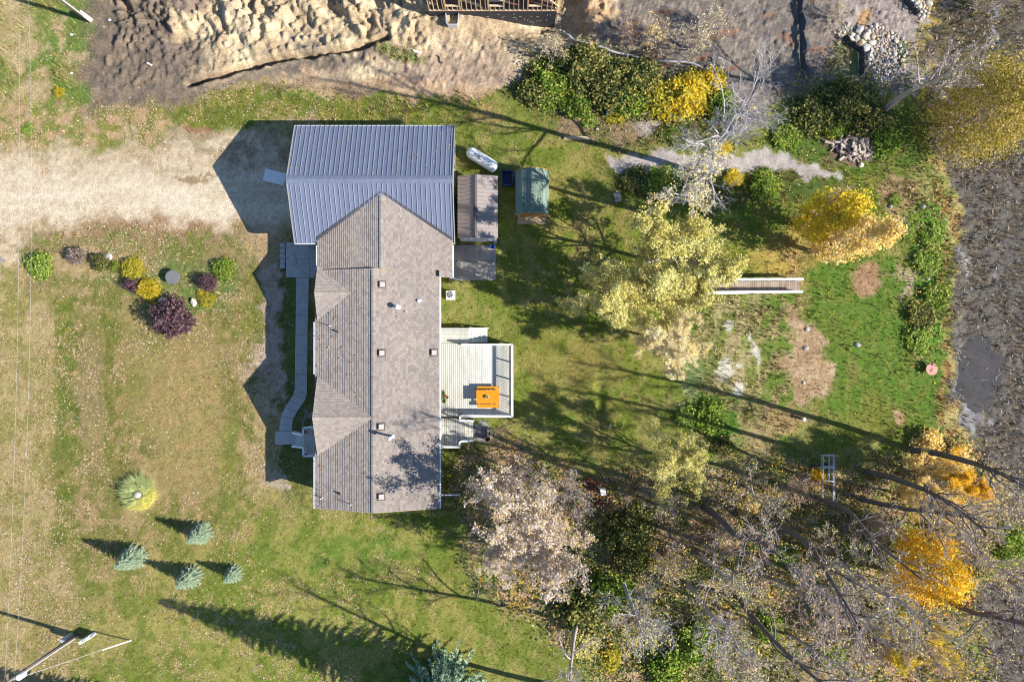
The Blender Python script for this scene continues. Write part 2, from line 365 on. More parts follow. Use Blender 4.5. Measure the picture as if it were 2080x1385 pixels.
COL = np.zeros((ny, nx, 3), np.float32); LIT = np.zeros((ny, nx), np.float32); WEED = np.zeros((ny, nx), np.float32)
def put(m, ca, cb=None, nz=None, lit=None, weed=None):
    m = m.astype(np.float32)[..., None]
    c = np.array(alb(*ca), np.float32)
    if cb is not None:
        t = (soft(N3) if nz is None else nz)[..., None]; c = c * (1 - t) + np.array(alb(*cb), np.float32) * t
    COL[:] = COL * (1 - m) + c * m
    if lit is not None: LIT[:] = LIT * (1 - m[..., 0]) + lit * m[..., 0]
    if weed is not None: WEED[:] = WEED * (1 - m[..., 0]) + weed * m[..., 0]
def poly(p, f=6, wob=1.0):
    x = PX + (WX - PX) * wob; y = PY + (WY - PY) * wob
    return sstep(-f, f, sdf(x, y, p))
def blob(cx, cy, rx, ry, f=.35, wob=1.0, p=1.0, rot=0):
    x = PX + (WX - PX) * wob - cx; y = PY + (WY - PY) * wob - cy
    if rot: a = R(rot); x, y = x * math.cos(a) + y * math.sin(a), -x * math.sin(a) + y * math.cos(a)
    return sstep(1 + f, 1 - f, np.hypot(x / rx, y / ry)) * p
mixn = soft(.5 * N2 + .5 * N3, .42, .6)
put(np.ones_like(X), (120, 132, 54), (152, 150, 82), mixn, .6, 0)
put(blob(300, 850, 330, 420, .5), (128, 126, 66), (168, 146, 100), mixn, .8)
put(blob(640, 1230, 360, 180, .5, p=.9), (122, 136, 54), (158, 154, 80), mixn, .65)
put(blob(1200, 560, 160, 380, .5, p=.9), (116, 130, 46), (152, 146, 76), mixn, .8)
put(blob(700, 1120, 170, 40, .5, p=.8), (104, 132, 52), (140, 146, 70), None, .22)
# left strip of dead grass and leaves, mowing stripes
put(poly([(-300, 470), (60, 520), (112, 640), (118, 800), (118, 1000), (125, 1150), (150, 1250), (120, 1500), (-300, 1500)], 22), (180, 160, 112), (150, 142, 82), mixn, 1.0)
for x0, x1, y0, y1, ca, cb, pw in [(108, 158, 600, 1120, (104, 118, 46), (128, 130, 62), .85), (208, 240, 640, 930, (110, 118, 48), (134, 128, 66), .8), (160, 208, 690, 960, (154, 138, 94), (140, 132, 76), .75),
                               (330, 440, 660, 1010, (172, 150, 100), (156, 144, 86), .8), (250, 330, 620, 900, (150, 140, 84), (134, 132, 66), .6), (440, 480, 860, 1080, (116, 128, 54), (140, 140, 70), .7), (470, 530, 560, 800, (128, 128, 60), (160, 144, 90), .7),
                               (1165, 1200, 390, 560, (172, 152, 92), (150, 142, 76), .7), (1236, 1262, 380, 640, (104, 122, 42), (130, 130, 56), .5), (1075, 1130, 640, 830, (142, 136, 66), None, .6), (1228, 1300, 760, 900, (114, 128, 50), (140, 134, 66), .6), (1150, 1222, 680, 800, (158, 142, 78), None, .5)]:
    w = 0.55
    put(poly([(x0, y0), (x1, y0), (x1, y1), (x0, y1)], 11, w) * pw, ca, cb)
put(blob(370, 850, 70, 130, .5, p=.8), (172, 148, 98), (158, 144, 88), None, .35)
put(blob(180, 800, 28, 110, .5, p=.6), (154, 136, 96))
# verge round the dirt lot, top-left weeds
put(poly([(-300, -200), (240, -200), (240, 230), (-300, 250)], 18), (112, 134, 62), (148, 146, 84), soft(N2), .35, .75)
for b in [(40, 80, 40, 50), (70, 180, 34, 30), (30, 20, 30, 40), (115, 70, 10, 34), (150, 120, 24, 16), (15, 220, 60, 30)]: put(blob(*b, p=.9), (196, 172, 132), (170, 156, 104), None, 1.0, .2)
put(poly([(-300, 205), (60, 218), (180, 205), (280, 195), (480, 175), (620, 180), (620, 240), (480, 262), (330, 268), (180, 300), (60, 305), (-300, 280)], 14), (190, 162, 122), (138, 140, 72), soft(N3, .4, .62), 1.0, .1)
put(poly([(300, 215), (520, 190), (660, 190), (900, 215), (960, 260), (600, 256), (480, 268), (370, 262)], 12), (112, 122, 48), (142, 138, 66), mixn, .55, .15)
put(poly([(560, 178), (700, 186), (820, 196), (1010, 200), (1010, 222), (880, 225), (700, 205), (560, 196)], 8), (112, 132, 50), (150, 150, 72), None, .3, .9)
put(blob(400, 262, 24, 12), (165, 118, 92)); put(blob(980, 240, 40, 18, p=.7), (178, 148, 98)); put(blob(920, 330, 10, 26, p=.7), (150, 130, 88))
# rear lawn: greener towards the shore
put(poly([(1480, 300), (1900, 300), (1900, 480), (1500, 500), (1440, 420)], 25), (106, 128, 44), (138, 138, 62), None, .45, .4)
put(poly([(1640, 510), (1760, 500), (1850, 520), (1880, 560), (1900, 700), (1900, 870), (1840, 900), (1700, 860), (1650, 800), (1640, 640)], 14), (100, 130, 48), (122, 138, 58), None, .12, .25)
put(blob(1780, 860, 80, 40, p=.7), (136, 136, 62)); put(poly([(1430, 500), (1640, 500), (1640, 565), (1430, 565)], 10), (150, 148, 66), (118, 132, 48), None, .6, .4)
put(poly([(1375, 600), (1630, 600), (1620, 700), (1600, 900), (1500, 960), (1400, 900), (1372, 760)], 14), (112, 134, 56), (174, 160, 108), soft(N3, .4, .6), .25, 1.0)
put(poly([(1450, 610), (1545, 605), (1540, 800), (1450, 790)], 14) * .9, (188, 172, 126), (140, 146, 76), soft(fbm(X * 3.2, Y * .7, 171), .42, .6), .3, 1.0)
for b in [(1470, 750, 12, 22), (1484, 665, 9, 12), (1530, 715, 5, 24), (1500, 790, 10, 12), (1520, 690, 5, 8), (1495, 745, 5, 6)]: put(blob(*b, .3, .4, .85), (226, 220, 205))
put(blob(1400, 780, 26, 60), (122, 140, 82), (160, 168, 112), None, .1, 1.0); put(blob(1440, 850, 46, 40), (84, 122, 44), (112, 140, 58), None, .1, 1.0); put(blob(1530, 900, 40, 70, p=.8), (184, 160, 116), (130, 130, 66), None, .3, .8)
put(poly([(1850, 440), (1890, 400), (1925, 440), (1930, 560), (1920, 700), (1905, 740), (1860, 700), (1850, 640), (1890, 560), (1850, 520)], 8), (98, 146, 44), (130, 164, 66), None, .1, 1.0)
put(blob(1835, 390, 44, 40, p=.9), (186, 152, 118), (160, 140, 96)); put(blob(1890, 340, 36, 60, p=.9), (160, 158, 92), (186, 160, 116), None, .2, .9)
put(blob(1762, 566, 27, 36, .2, .5), (190, 154, 118), (176, 140, 104), None, .3, 0); put(blob(1815, 545, 20, 18, p=.8), (190, 160, 126)); put(blob(1845, 580, 12, 40, p=.9), (200, 178, 140))
put(poly([(1606, 630), (1636, 636), (1648, 662), (1676, 690), (1680, 762), (1650, 815), (1604, 806), (1600, 720), (1614, 680)], 8), (200, 174, 138), (182, 152, 116), None, .5, 0)
put(blob(1830, 852, 12, 14, .2, .4), (206, 172, 132)); put(blob(1600, 850, 50, 26, p=.7), (182, 150, 110)); put(blob(1735, 760, 22, 10, p=.6), (150, 140, 80))
put(blob(1618, 540, 14, 34, p=.8), (190, 156, 110)); put(blob(1640, 500, 120, 40, .4, p=.6, rot=-20), (206, 172, 96), (184, 152, 90), None, 1.0)
# shrubby bank along the new lot
put(poly([(1000, 190), (1060, 110), (1250, 110), (1400, 160), (1500, 240), (1500, 300), (1400, 300), (1250, 300), (1140, 250), (1060, 222)], 16), (112, 104, 66), (96, 112, 50), None, .7, .9)
put(blob(1165, 258, 44, 26, p=.9), (140, 118, 98), (160, 136, 106), None, .5, 0); put(blob(1280, 264, 50, 16, p=.8), (160, 136, 108), None, None, .6, 0); put(blob(1330, 266, 26, 18, .2), (186, 172, 158), (160, 146, 132), None, .1, 0)
put(poly([(1220, 350), (1420, 352), (1560, 350), (1700, 370), (1640, 400), (1480, 420), (1300, 410)], 14), (86, 104, 48), (110, 112, 56), None, .3, .8)
put(poly([(1560, 250), (1700, 200), (1900, 240), (1900, 340), (1720, 350), (1600, 312)], 16), (92, 116, 46), (132, 136, 66), None, .2, .9)
put(blob(1700, 205, 90, 60, p=.9), (70, 88, 42), (92, 108, 52), None, .2, 1.0); put(blob(1740, 300, 62, 34, .25), (150, 122, 104), (112, 96, 84), None, .4, 0)
# dirt lot
put(poly(P_DIRT, 7, .6), (226, 204, 166), (198, 174, 138), soft(.5 * N2 + .5 * N3, .38, .62), .02, 0)
streak = soft(fbm((X * .82 + Y * .57) * .9, (-X * .57 + Y * .82) * .25, 181), .45, .6)
put(poly(P_DIRT, 7, .6) * streak * .45, (150, 130, 112))
put(poly([(170, -100), (330, -100), (350, 60), (420, 130), (420, 200), (170, 230)], 26) * .95, (114, 103, 92), (140, 122, 104), soft(N3), .02, 0)
put(poly([(400, -100), (500, -100), (470, 60), (420, 130), (340, 140), (320, 40)], 22) * soft(N2, .4, .6) * .8, (126, 110, 100))
put(poly([(390, 178), (560, 135), (700, 110), (780, 95), (800, 108), (700, 132), (560, 160), (400, 190)], 6, .5) * .85, (120, 108, 96), (150, 134, 116), None)
put(poly([(800, 120), (900, 90), (1010, 100), (1050, 150), (1000, 190), (880, 200), (780, 170)], 22) * .9, (188, 164, 140), (164, 142, 124), None, .06)
put(poly([(520, 170), (700, 150), (900, 180), (1000, 175), (1000, 205), (860, 205), (620, 190)], 10) * .8, (206, 172, 136), (176, 148, 116), None, .3)
put(blob(820, 112, 40, 20, p=.9), (104, 124, 62), (140, 136, 82), None, .1, .9)
put(poly(P_DARKR, 18, .8), (126, 117, 110), (152, 141, 128), soft(.6 * N3 + .4 * N4, .4, .62), .25, 0)
put(poly(P_DARKR, 18, .8) * soft(fbm(X * .5 + Y * .4, Y * 1.6 - X * .3, 191), .62, .72) * .55, (168, 118, 88))
put(poly([(1140, -100), (1230, -100), (1240, 60), (1200, 100), (1150, 60)], 12), (222, 188, 146), (200, 164, 124), None, .02)
put(poly([(1690, -100), (1880, -100), (1880, 130), (1860, 170), (1700, 170), (1680, 60)], 14), (178, 164, 156), (150, 136, 128), None, .08, .15)
put(blob(1748, 30, 16, 26, p=.8), (204, 164, 108)); put(blob(1720, 110, 34, 46, p=.8), (124, 140, 72), (160, 150, 104), None, .1, .8); put(blob(1840, 110, 16, 30, p=.8), (92, 126, 50), None, None, .1, .9)
put(poly([(1870, -100), (1895, -100), (1895, 260), (1870, 200)], 8), (172, 146, 62), (142, 136, 60), None, .2, .9)
# gravel drive and path
dm = poly(P_DRIVE, 22, 1.1)
put(dm, (214, 194, 162), (188, 166, 134), soft(.4 * N3 + .6 * N4), .3, 0)
put(poly([(-300, 330), (0, 345), (150, 350), (400, 350), (640, 340), (640, 445), (400, 445), (200, 438), (60, 440), (-300, 520)], 22, .8) * .92, (230, 213, 186), (218, 199, 170), soft(fbm(X * .25, Y * 2.2, 201)), .02, 0)
put(poly([(330, 268), (500, 262), (640, 250), (640, 330), (500, 330), (380, 320)], 20) * soft(N3, .4, .6) * .8, (200, 180, 152), (164, 146, 118), None, .7)
put(poly([(130, 455), (300, 455), (500, 468), (640, 490), (640, 505), (480, 492), (300, 480), (140, 480)], 8) * .7, (180, 142, 112), (160, 130, 100), None, .6)
put(blob(390, 358, 50, 5, .4, .5, .8), (150, 124, 88)); put(blob(300, 470, 200, 22, .5, p=.4), (160, 120, 96))
put(poly(P_PATH, 5, .7), (198, 188, 180), (178, 166, 158), None, .12, 0)
# front yard strip of leaves by the wall, garden bed, patio edge
put(poly([(520, 490), (640, 480), (640, 1040), (600, 1000), (545, 960), (560, 860), (525, 800), (520, 640)], 12), (126, 126, 70), (106, 114, 52), None, .2, 0)
put(poly([(528, 520), (572, 540), (574, 700), (556, 860), (530, 850), (520, 780), (540, 660)], 9), (206, 184, 168), (190, 166, 146), None, 2.2, 0)
put(poly([(545, 930), (590, 960), (590, 985), (550, 975)], 8), (196, 180, 160), None, None, 1.6, 0); put(blob(615, 850, 12, 26), (190, 178, 168), (120, 120, 80), None, .9, 0)
put(poly([(40, 470), (520, 470), (520, 560), (470, 600), (420, 560), (180, 560), (60, 600)], 14) * .8, (156, 136, 96), (116, 126, 58), soft(N3, .42, .6), .85, .1)
put(poly([(130, 540), (250, 505), (380, 540), (480, 540), (470, 590), (440, 620), (400, 650), (330, 650), (300, 610), (200, 590)], 12), (114, 130, 68), (146, 142, 90), None, .7, .4)
put(blob(200, 535, 110, 26, p=.8), (196, 168, 126), (150, 136, 84), None, 1.0, .1); put(blob(540, 500, 40, 40, p=.7), (188, 160, 124), None, None, 1.0)
put(blob(540, 900, 36, 120, p=.6), (190, 166, 122), None, None, 1.6); put(blob(288, 1000, 40, 44, .3, .4, .8), (186, 166, 116))
put(poly([(960, 850), (1045, 850), (1050, 940), (960, 950)], 12), (178, 154, 116), (150, 134, 96), None, .5, .2); put(blob(976, 872, 16, 24, .2, .4), (168, 164, 162), (150, 146, 144), None, .05, 0)
put(poly([(895, 900), (1040, 900), (1040, 1040), (895, 1040)], 14) * .8, (96, 108, 46), (128, 120, 64), None, .4, .1)
# woods and marsh
wm = poly(P_WOODS, 22)
put(wm, (188, 162, 128), (146, 142, 88), soft(.5 * N2 + .5 * N3, .4, .6), .9, .55)
put(wm * soft(fbm(X * .45, Y * .45, 211), .5, .62) * .75, (206, 166, 124), (222, 180, 116), None, 1.2, .35)
put(wm * soft(fbm(X * .6, Y * .6, 221), .52, .62) * .75, (124, 142, 66), (152, 156, 82), None, .5, .8)
put(blob(1215, 990, 40, 24, p=.6), (140, 90, 80)); put(poly([(1330, 1300), (1480, 1200), (1560, 1400), (1340, 1500)], 30) * .7, (112, 130, 66), (140, 146, 92), None, .3, 1.0)
sh = poly([(1888, 340), (1908, 330)] + [(x + 6, y) for x, y in SH_E[5:13]] + [(1900, 870), (1905, 700), (1915, 600), (1912, 500), (1895, 400)], 8)
put(sh, (180, 162, 104), (134, 140, 70), soft(N2, .42, .58), .5, 1.0); put(sh * soft(N3, .5, .6) * .7, (178, 132, 80))
mm = poly(P_MARSH, 7)
put(mm, (116, 110, 102), (82, 77, 71), soft(.4 * N3 + .6 * N4, .4, .6), 0, 0)
put(mm * soft(N3, .52, .62) * .6, (128, 112, 90)); put(mm * blob(1960, 80, 110, 130, .5, p=.8), (108, 96, 60), (80, 74, 52), None)
wat = mm * blob(1990, 760, 48, 80, .3, .6)
put(wat * .9, (98, 94, 90), (112, 104, 96), soft(N2), 0, 0)
put(mm * blob(1978, 840, 30, 34, .4, 1.3), (178, 178, 180), (140, 138, 138), None); put(mm * blob(1955, 770, 9, 70, .4, .8, .7), (168, 164, 160)); put(mm * blob(1970, 550, 16, 24, .4, 1.4, .8), (176, 172, 166)); put(mm * blob(2030, 40, 8, 40, .4, .8, .8), (168, 176, 190))

# fine grain, colour only
fine = (vnoise(X * 5, Y * 5, 301) - .5)
grn = (COL[..., 1] > COL[..., 0] * .92)
COL *= (1 + fine[..., None] * .34)
cls = np.zeros((ny, nx), np.int8)                                   # 0 lawn 1 driveway 2 dirt_lot 3 gravel_path 4 marsh 5 woodland_floor
cls[sdf(WX, WY, P_WOODS) > 0] = 5; cls[sdf(PX, PY, P_DIRT) > 0] = 2; cls[sdf(PX + (WX - PX) * .8, PY + (WY - PY) * .8, P_DRIVE) > 0] = 1
cls[sdf(PX, PY, P_PATH) > 0] = 3; cls[sdf(WX, WY, P_MARSH) > 0] = 4; cls[(wat > .55) & (cls == 4)] = 6
def groundmat(name, wet):
    m, n, p, N, L = nmat(name)
    at = N.new('ShaderNodeAttribute'); at.attribute_name = 'Col'
    a = noise(N, L, 9, 3, .7); b = noise(N, L, 24, 2, .7)
    col = mixc(N, L, 1.0, at.outputs[0], mixc(N, L, ramp(N, L, a, .25, .75), (.5, .5, .5), (1.5, 1.5, 1.5)), 'MULTIPLY')
    col = mixc(N, L, 1.0, col, mixc(N, L, ramp(N, L, b, .25, .75), (.55, .57, .55), (1.45, 1.43, 1.45)), 'MULTIPLY')
    L.new(col, p.inputs['Base Color']); p.inputs['Roughness'].default_value = .85 if wet else .95; p.inputs['Specular IOR Level'].default_value = .06 if wet else .15
    L.new(bump(N, L, b, .5 if not wet else .25, .05), p.inputs['Normal']); return m
MG = groundmat('ground_cover', False); MGW = groundmat('wet_mud', True); MWT = simple('still_shallow_water', alb(100, 94, 88), alb(84, 80, 76), .08, .8, bmp=0.0, fine=3, spec=.5)
allv = np.stack([X, Y, Z], -1).reshape(-1, 3); allc = COL.reshape(-1, 3)
ii, jj = np.meshgrid(np.arange(ny - 1), np.arange(nx - 1), indexing='ij'); q0 = (ii * nx + jj).ravel()
quads = np.stack([q0, q0 + 1, q0 + nx + 1, q0 + nx], 1); qc = cls[:-1, :-1].ravel()
for k, nm in enumerate(['lawn', 'driveway', 'dirt_lot', 'gravel_path', 'marsh', 'woodland_floor', 'pond_water']):
    q = quads[qc == k]; u, inv = np.unique(q, return_inverse=True)
    vv = allv[u].copy()
    if nm == 'pond_water' and len(vv): vv[:, 2] = np.median(vv[:, 2]) + .01
    cc = allc[u]; qq = inv.reshape(-1, 4)
    me = np_mesh(nm, vv, qq, [MGW if nm == 'marsh' else MWT if nm == 'pond_water' else MG], cc, smooth=True)
    tag(link(nm, me), kind='structure')
# the land outside the plot, out to the horizon
x0, x1, y0, y1 = gx[0], gx[-1], gy[0], gy[-1]; B = 1500
ov = [(-B, -B), (x0 + .2, -B), (x1 - .2, -B), (B, -B), (-B, y0 + .2), (x0 + .2, y0 + .2), (x1 - .2, y0 + .2), (B, y0 + .2), (-B, y1 - .2), (x0 + .2, y1 - .2), (x1 - .2, y1 - .2), (B, y1 - .2), (-B, B), (x0 + .2, B), (x1 - .2, B), (B, B)]
oq = [(i * 4 + j, i * 4 + j + 1, i * 4 + j + 5, i * 4 + j + 4) for i in range(3) for j in range(3) if not (i == 1 and j == 1)]
me = np_mesh('countryside', [(a, b, -.45) for a, b in ov], oq, [MG], np.tile(np.array(alb(125, 126, 66), np.float32), (16, 1)))
tag(link('ground', me), kind='structure')

# ------------------------------------------------------------------ leaf cards
def rot_cards(c, size, asp=1.0, up=0.5, r=None, shape='rhomb'):
    r = r or rng; n = len(c); c = np.asarray(c, np.float32)
    nrm = r.normal(size=(n, 3)); nrm[:, 2] = np.abs(nrm[:, 2]) + up * 2; nrm /= np.linalg.norm(nrm, axis=1, keepdims=True)
    t = r.normal(size=(n, 3)); t -= nrm * (t * nrm).sum(1, keepdims=True); t /= np.linalg.norm(t, axis=1, keepdims=True); b = np.cross(nrm, t)
    s = np.asarray(size, np.float32).reshape(-1, 1) * np.ones((n, 1))
    v = np.stack([c - t * s * asp * .5, c + b * s * .5 - t * s * asp * .05, c + t * s * asp * .5, c - b * s * .5 + t * s * asp * .05], 1)
    return v.reshape(-1, 3).astype(np.float32), np.arange(n * 4).reshape(-1, 4)
def rep(a, k): return np.repeat(np.asarray(a, np.float32), k, axis=0)
ML = attrmat('leaf_litter', .1)
def scatter(n, dens, seed):
    r = np.random.default_rng(seed)
    x = r.uniform(gx[0] + 1, gx[-1] - 1, n); y = r.uniform(gy[0] + 1, gy[-1] - 1, n)
    i = ((y - gy[0]) / G).astype(int); j = ((x - gx[0]) / G).astype(int)
    keep = r.random(n) < dens[i, j]; return x[keep], y[keep], i[keep], j[keep], r
# fallen leaves
D = np.clip(LIT * .31 * (.2 + 1.7 * soft(fbm(X * .3, Y * .3, 451), .4, .62)) * (.35 + 1.3 * soft(N3, .4, .6)), 0, 1)
x, y, i, j, r = scatter(900000, D, 401)
z = gzw(x, y) + .012 + r.random(len(x)) * .02
pal = np.array([alb(232, 208, 172), alb(222, 190, 146), alb(210, 176, 120), alb(238, 222, 196), alb(190, 150, 100), alb(214, 178, 86), alb(165, 120, 80)], np.float32)
rear = (PX[i, j] > 880)
lc = pal[r.choice(7, len(x), p=[.3, .22, .14, .14, .09, .07, .04])] * r.uniform(.7, 1.05, (len(x), 1))
lc[rear] = lc[rear] * np.array([.86, .84, .66], np.float32)
vv, qq = rot_cards(np.stack([x, y, z], 1), (.045 + .085 * r.random(len(x)) ** 1.6) * np.where(rear, .72, 1.0), 1.2, .9, r)
me = np_mesh('fallen_leaves', vv, qq, [ML], rep(lc, 4)); tag(link('fallen_leaves', me), kind='stuff')
# rough weeds and tall grass: blades
Dw = np.clip(WEED * .8 * (.3 + 1.4 * soft(N3)), 0, 1)
x, y, i, j, r = scatter(330000, Dw, 402); n = len(x); z = gzw(x, y)
base = COL[i, j] * r.uniform(.8, 1.8, (n, 1)) * np.array([1.0, 1.02, .88]); dry = r.random(n) < .16; base[dry] = np.array(alb(205, 190, 140)) * r.uniform(.7, 1.1, (dry.sum(), 1))
h = r.uniform(.08, .42, n) * (.6 + .8 * soft(N2)[i, j]); a = r.uniform(0, 6.28, n); le = r.uniform(.1, .7, n) * h * 1.2; w = r.uniform(.025, .06, n)
dx, dy = np.cos(a), np.sin(a)
v = np.stack([np.stack([x - dy * w, y + dx * w, z - .02], 1), np.stack([x + dy * w, y - dx * w, z - .02], 1), np.stack([x + dx * le, y + dy * le, z + h], 1)], 1).reshape(-1, 3)
me = np_mesh('weeds', v, np.arange(n * 3).reshape(-1, 3), [ML], rep(base, 3)); tag(link('weeds', me), kind='stuff')
# short turf blades give the mown lawn its grain
Dg = np.clip((cls == 0) * (1 - WEED) * .5 * (.35 + 1.3 * soft(N4)), 0, 1)
x, y, i, j, r = scatter(520000, Dg, 403); n = len(x); z = gzw(x, y)
base = COL[i, j] * r.uniform(.45, 1.7, (n, 1)); base[:, 1] *= 1.01
h = r.uniform(.04, .13, n); a = r.uniform(0, 6.28, n); le = r.uniform(.2, 1.2, n) * h; w = r.uniform(.02, .05, n); dx, dy = np.cos(a), np.sin(a)
v = np.stack([np.stack([x - dy * w, y + dx * w, z - .02], 1), np.stack([x + dy * w, y - dx * w, z - .02], 1), np.stack([x + dx * le, y + dy * le, z + h], 1)], 1).reshape(-1, 3)
me = np_mesh('turf_blades', v, np.arange(n * 3).reshape(-1, 3), [ML], rep(base, 3)); tag(link('turf_blades', me), kind='stuff')
# broken reeds lying and standing in the marsh
Dm = np.clip(mm * (1 - wat * .93) * .9 * (.05 + 1.7 * soft(.6 * N3 + .4 * N4, .44, .58)) * (1 - .9 * np.clip(blob(1978, 830, 44, 60, .4), 0, 1)), 0, 1)
x, y, i, j, r = scatter(520000, Dm, 404); n = len(x); z = gzw(x, y)
pal = np.array([alb(228, 214, 196), alb(204, 184, 158), alb(178, 152, 118), alb(160, 144, 130), alb(132, 122, 82), alb(214, 208, 206)], np.float32)
base = pal[r.choice(6, n, p=[.2, .2, .18, .17, .15, .1])] * r.uniform(.6, 1.05, (n, 1))
h = r.uniform(.02, .5, n) ** 1.3; a = r.normal(-.6, .9, n); le = r.uniform(.12, .5, n); w = r.uniform(.02, .07, n); dx, dy = np.cos(a), np.sin(a)
v = np.stack([np.stack([x - dy * w, y + dx * w, z - .02], 1), np.stack([x + dy * w, y - dx * w, z - .02], 1), np.stack([x + dx * le, y + dy * le, z + h], 1)], 1).reshape(-1, 3)
me = np_mesh('reeds', v, np.arange(n * 3).reshape(-1, 3), [ML], rep(base, 3)); tag(link('dead_reeds', me), kind='stuff')
# clods on the dirt lot
dd = (cls == 2) * sstep(.0, 1, LIT * 0 + 1) * np.clip(.15 + .9 * soft(N3, .45, .65), 0, 1) * (PX < 1240)
x, y, i, j, r = scatter(240000, np.clip(dd * .4, 0, 1), 405); n = len(x); z = gzw(x, y); s = .018 + .085 * r.random(n) ** 2.5
base = COL[i, j] * r.uniform(.75, 1.15, (n, 1))
tet = np.array([[1, 0, -.4], [-.5, .87, -.4], [-.5, -.87, -.4], [0.1, .1, .9]]); an = r.uniform(0, 6.28, n); ca, sa = np.cos(an), np.sin(an)
tv = tet[None] * s[:, None, None]; tv = np.stack([tv[..., 0] * ca[:, None] - tv[..., 1] * sa[:, None], tv[..., 0] * sa[:, None] + tv[..., 1] * ca[:, None], tv[..., 2]], -1) + np.stack([x, y, z], 1)[:, None]
tf = (np.array([[0, 1, 3], [1, 2, 3], [2, 0, 3]])[None] + (np.arange(n) * 4)[:, None, None]).reshape(-1, 3)
me = np_mesh('clods', tv.reshape(-1, 3), tf, [ML], rep(base, 4)); tag(link('dirt_clods', me), kind='stuff')
# ------------------------------------------------------------------ buildings
def slope(mb, A, B, Cc, D, expo=.2, t=.02, u0=0.0):
    # stepped shingle courses between the top edge A-B and the bottom edge D-C
    A, B, Cc, D = map(Vector, (A, B, Cc, D)); Lh = max((D - A).length, (Cc - B).length); n = max(2, round(Lh / expo))
    nr = (B - A).cross(D - A); nr = nr.normalized(); nr = nr if nr.z > 0 else -nr
    ud = (B - A).normalized()
    for i in range(n):
        s0, s1 = i / n, (i + 1) / n
        a0 = A.lerp(D, s0); b0 = B.lerp(Cc, s0); a1 = A.lerp(D, s1) + nr * t; b1 = B.lerp(Cc, s1) + nr * t
        uu = lambda p: (p - A).dot(ud) + u0
        v0 = i * expo + .005; v1 = (i + 1) * expo - .005
        mb.add([a0, b0, b1, a1], [(0, 1, 2, 3)], [[(uu(a0), v0), (uu(b0), v0), (uu(b1), v1), (uu(a1), v1)]])
        mb.add([a1, b1, b1 - nr * t, a1 - nr * t], [(0, 1, 2, 3)], [[(uu(a1), v1), (uu(b1), v1), (uu(b1), v1), (uu(a1), v1)]])
    return mb
def slab(mb, A, B, Cc, D, th=.16, drop=.012):
    q = [Vector(p) - Vector((0, 0, drop)) for p in (A, B, Cc, D)]; w = [p - Vector((0, 0, th)) for p in q]
    mb.add(q + w, [(0, 1, 2, 3), (7, 6, 5, 4)] + [(k, (k + 1) % 4, 4 + (k + 1) % 4, 4 + k) for k in range(4)])
def caps(mb, a, b, w=.16, step=.2, slope_=.29):
    a = Vector(a); b = Vector(b); d = (b - a).normalized(); side = Vector((-d.y, d.x, 0)); n = int((b - a).length / step)
    for i in range(n):
        p = a + d * (i * step); q = a + d * ((i + 1) * step + .02); up = Vector((0, 0, .05)); dn = Vector((0, 0, w * slope_))
        l = Vector((0, 0, .012))
        v = [p + side * w - dn + up, p + up, p - side * w - dn + up, q + side * w - dn + up + l, q + up + l, q - side * w - dn + up + l]
        mb.add(v, [(0, 1, 4, 3), (1, 2, 5, 4), (3, 4, 5)], [[(i * .33, 0), (i * .33 + .2, 0), (i * .33 + .2, .15), (i * .33, .15)]] * 2 + [[(0, 0)] * 3])
def gable_wall(mb, prof, y0, y1, axis='Y'):
    # prof: (across, z) outline, pushed along the ridge
    n = len(prof); f = (lambda a, z, t: (a, t, z)) if axis == 'Y' else (lambda a, z, t: (t, a, z))
    v = [f(a, z, y0) for a, z in prof] + [f(a, z, y1) for a, z in prof]
    mb.add(v, [tuple(range(n)), tuple(range(2 * n - 1, n - 1, -1))] + [(k, (k + 1) % n, n + (k + 1) % n, n + k) for k in range(n)])
# --- the house -------------------------------------------------------
mx0, mx1, mxr, my0, my1, ez, rz_ = -15.05, -5.56, -10.30, -12.78, 5.40, 3.32, 4.76
wx0, wx1, wxr, wzr, wyN, wyV = -14.86, -4.58, -9.72, 4.72, 10.95, 7.66
house = empty('house', (-10.3, -3.5, 0), 'long low house with grey-brown shingle roof joined to the blue metal-roofed garage', 'house')
b = MB(); gable_wall(b, [(mx0 + .45, 0), (mx1 - .45, 0), (mx1 - .45, 3.3), (mxr, 4.66), (mx0 + .45, 3.3)], my0 + .4, my1 - .2)
gable_wall(b, [(wx0 + .4, 0), (wx1 - .5, 0), (wx1 - .5, 3.05), (wxr, 4.6), (wx0 + .4, 3.05)], my1 - .19, 7.3); b.build('wall', M['siding'], house)
def roof_part(quads_, label=None, expo=.2, m='shingle', capline=None, root=None, name='roof_slope'):
    b = MB()
    for i, q in enumerate(quads_): slope(b, *q, expo=expo, u0=i * 3.7)
    o = b.build(name, M[m], root or house, label=label); return o
wS = (mxr, my1), 
roof_part([((mxr, my1, rz_), (mxr, my0, rz_), (mx0, my0, ez), (mx0, my1, ez))])
roof_part([((mxr, my1, rz_), (mxr, my0, rz_), (mx1, my0, ez), (mx1, my1, ez))])
wy1 = 5.38
roof_part([((wxr, wyN, wzr), (wxr, wy1, wzr), (wx0, wy1, ez), (wx0, wyV, ez))])
roof_part([((wxr, wyN, wzr), (wxr, wy1, wzr), (wx1, wy1, ez), (wx1, wyV, ez))])
gq = []
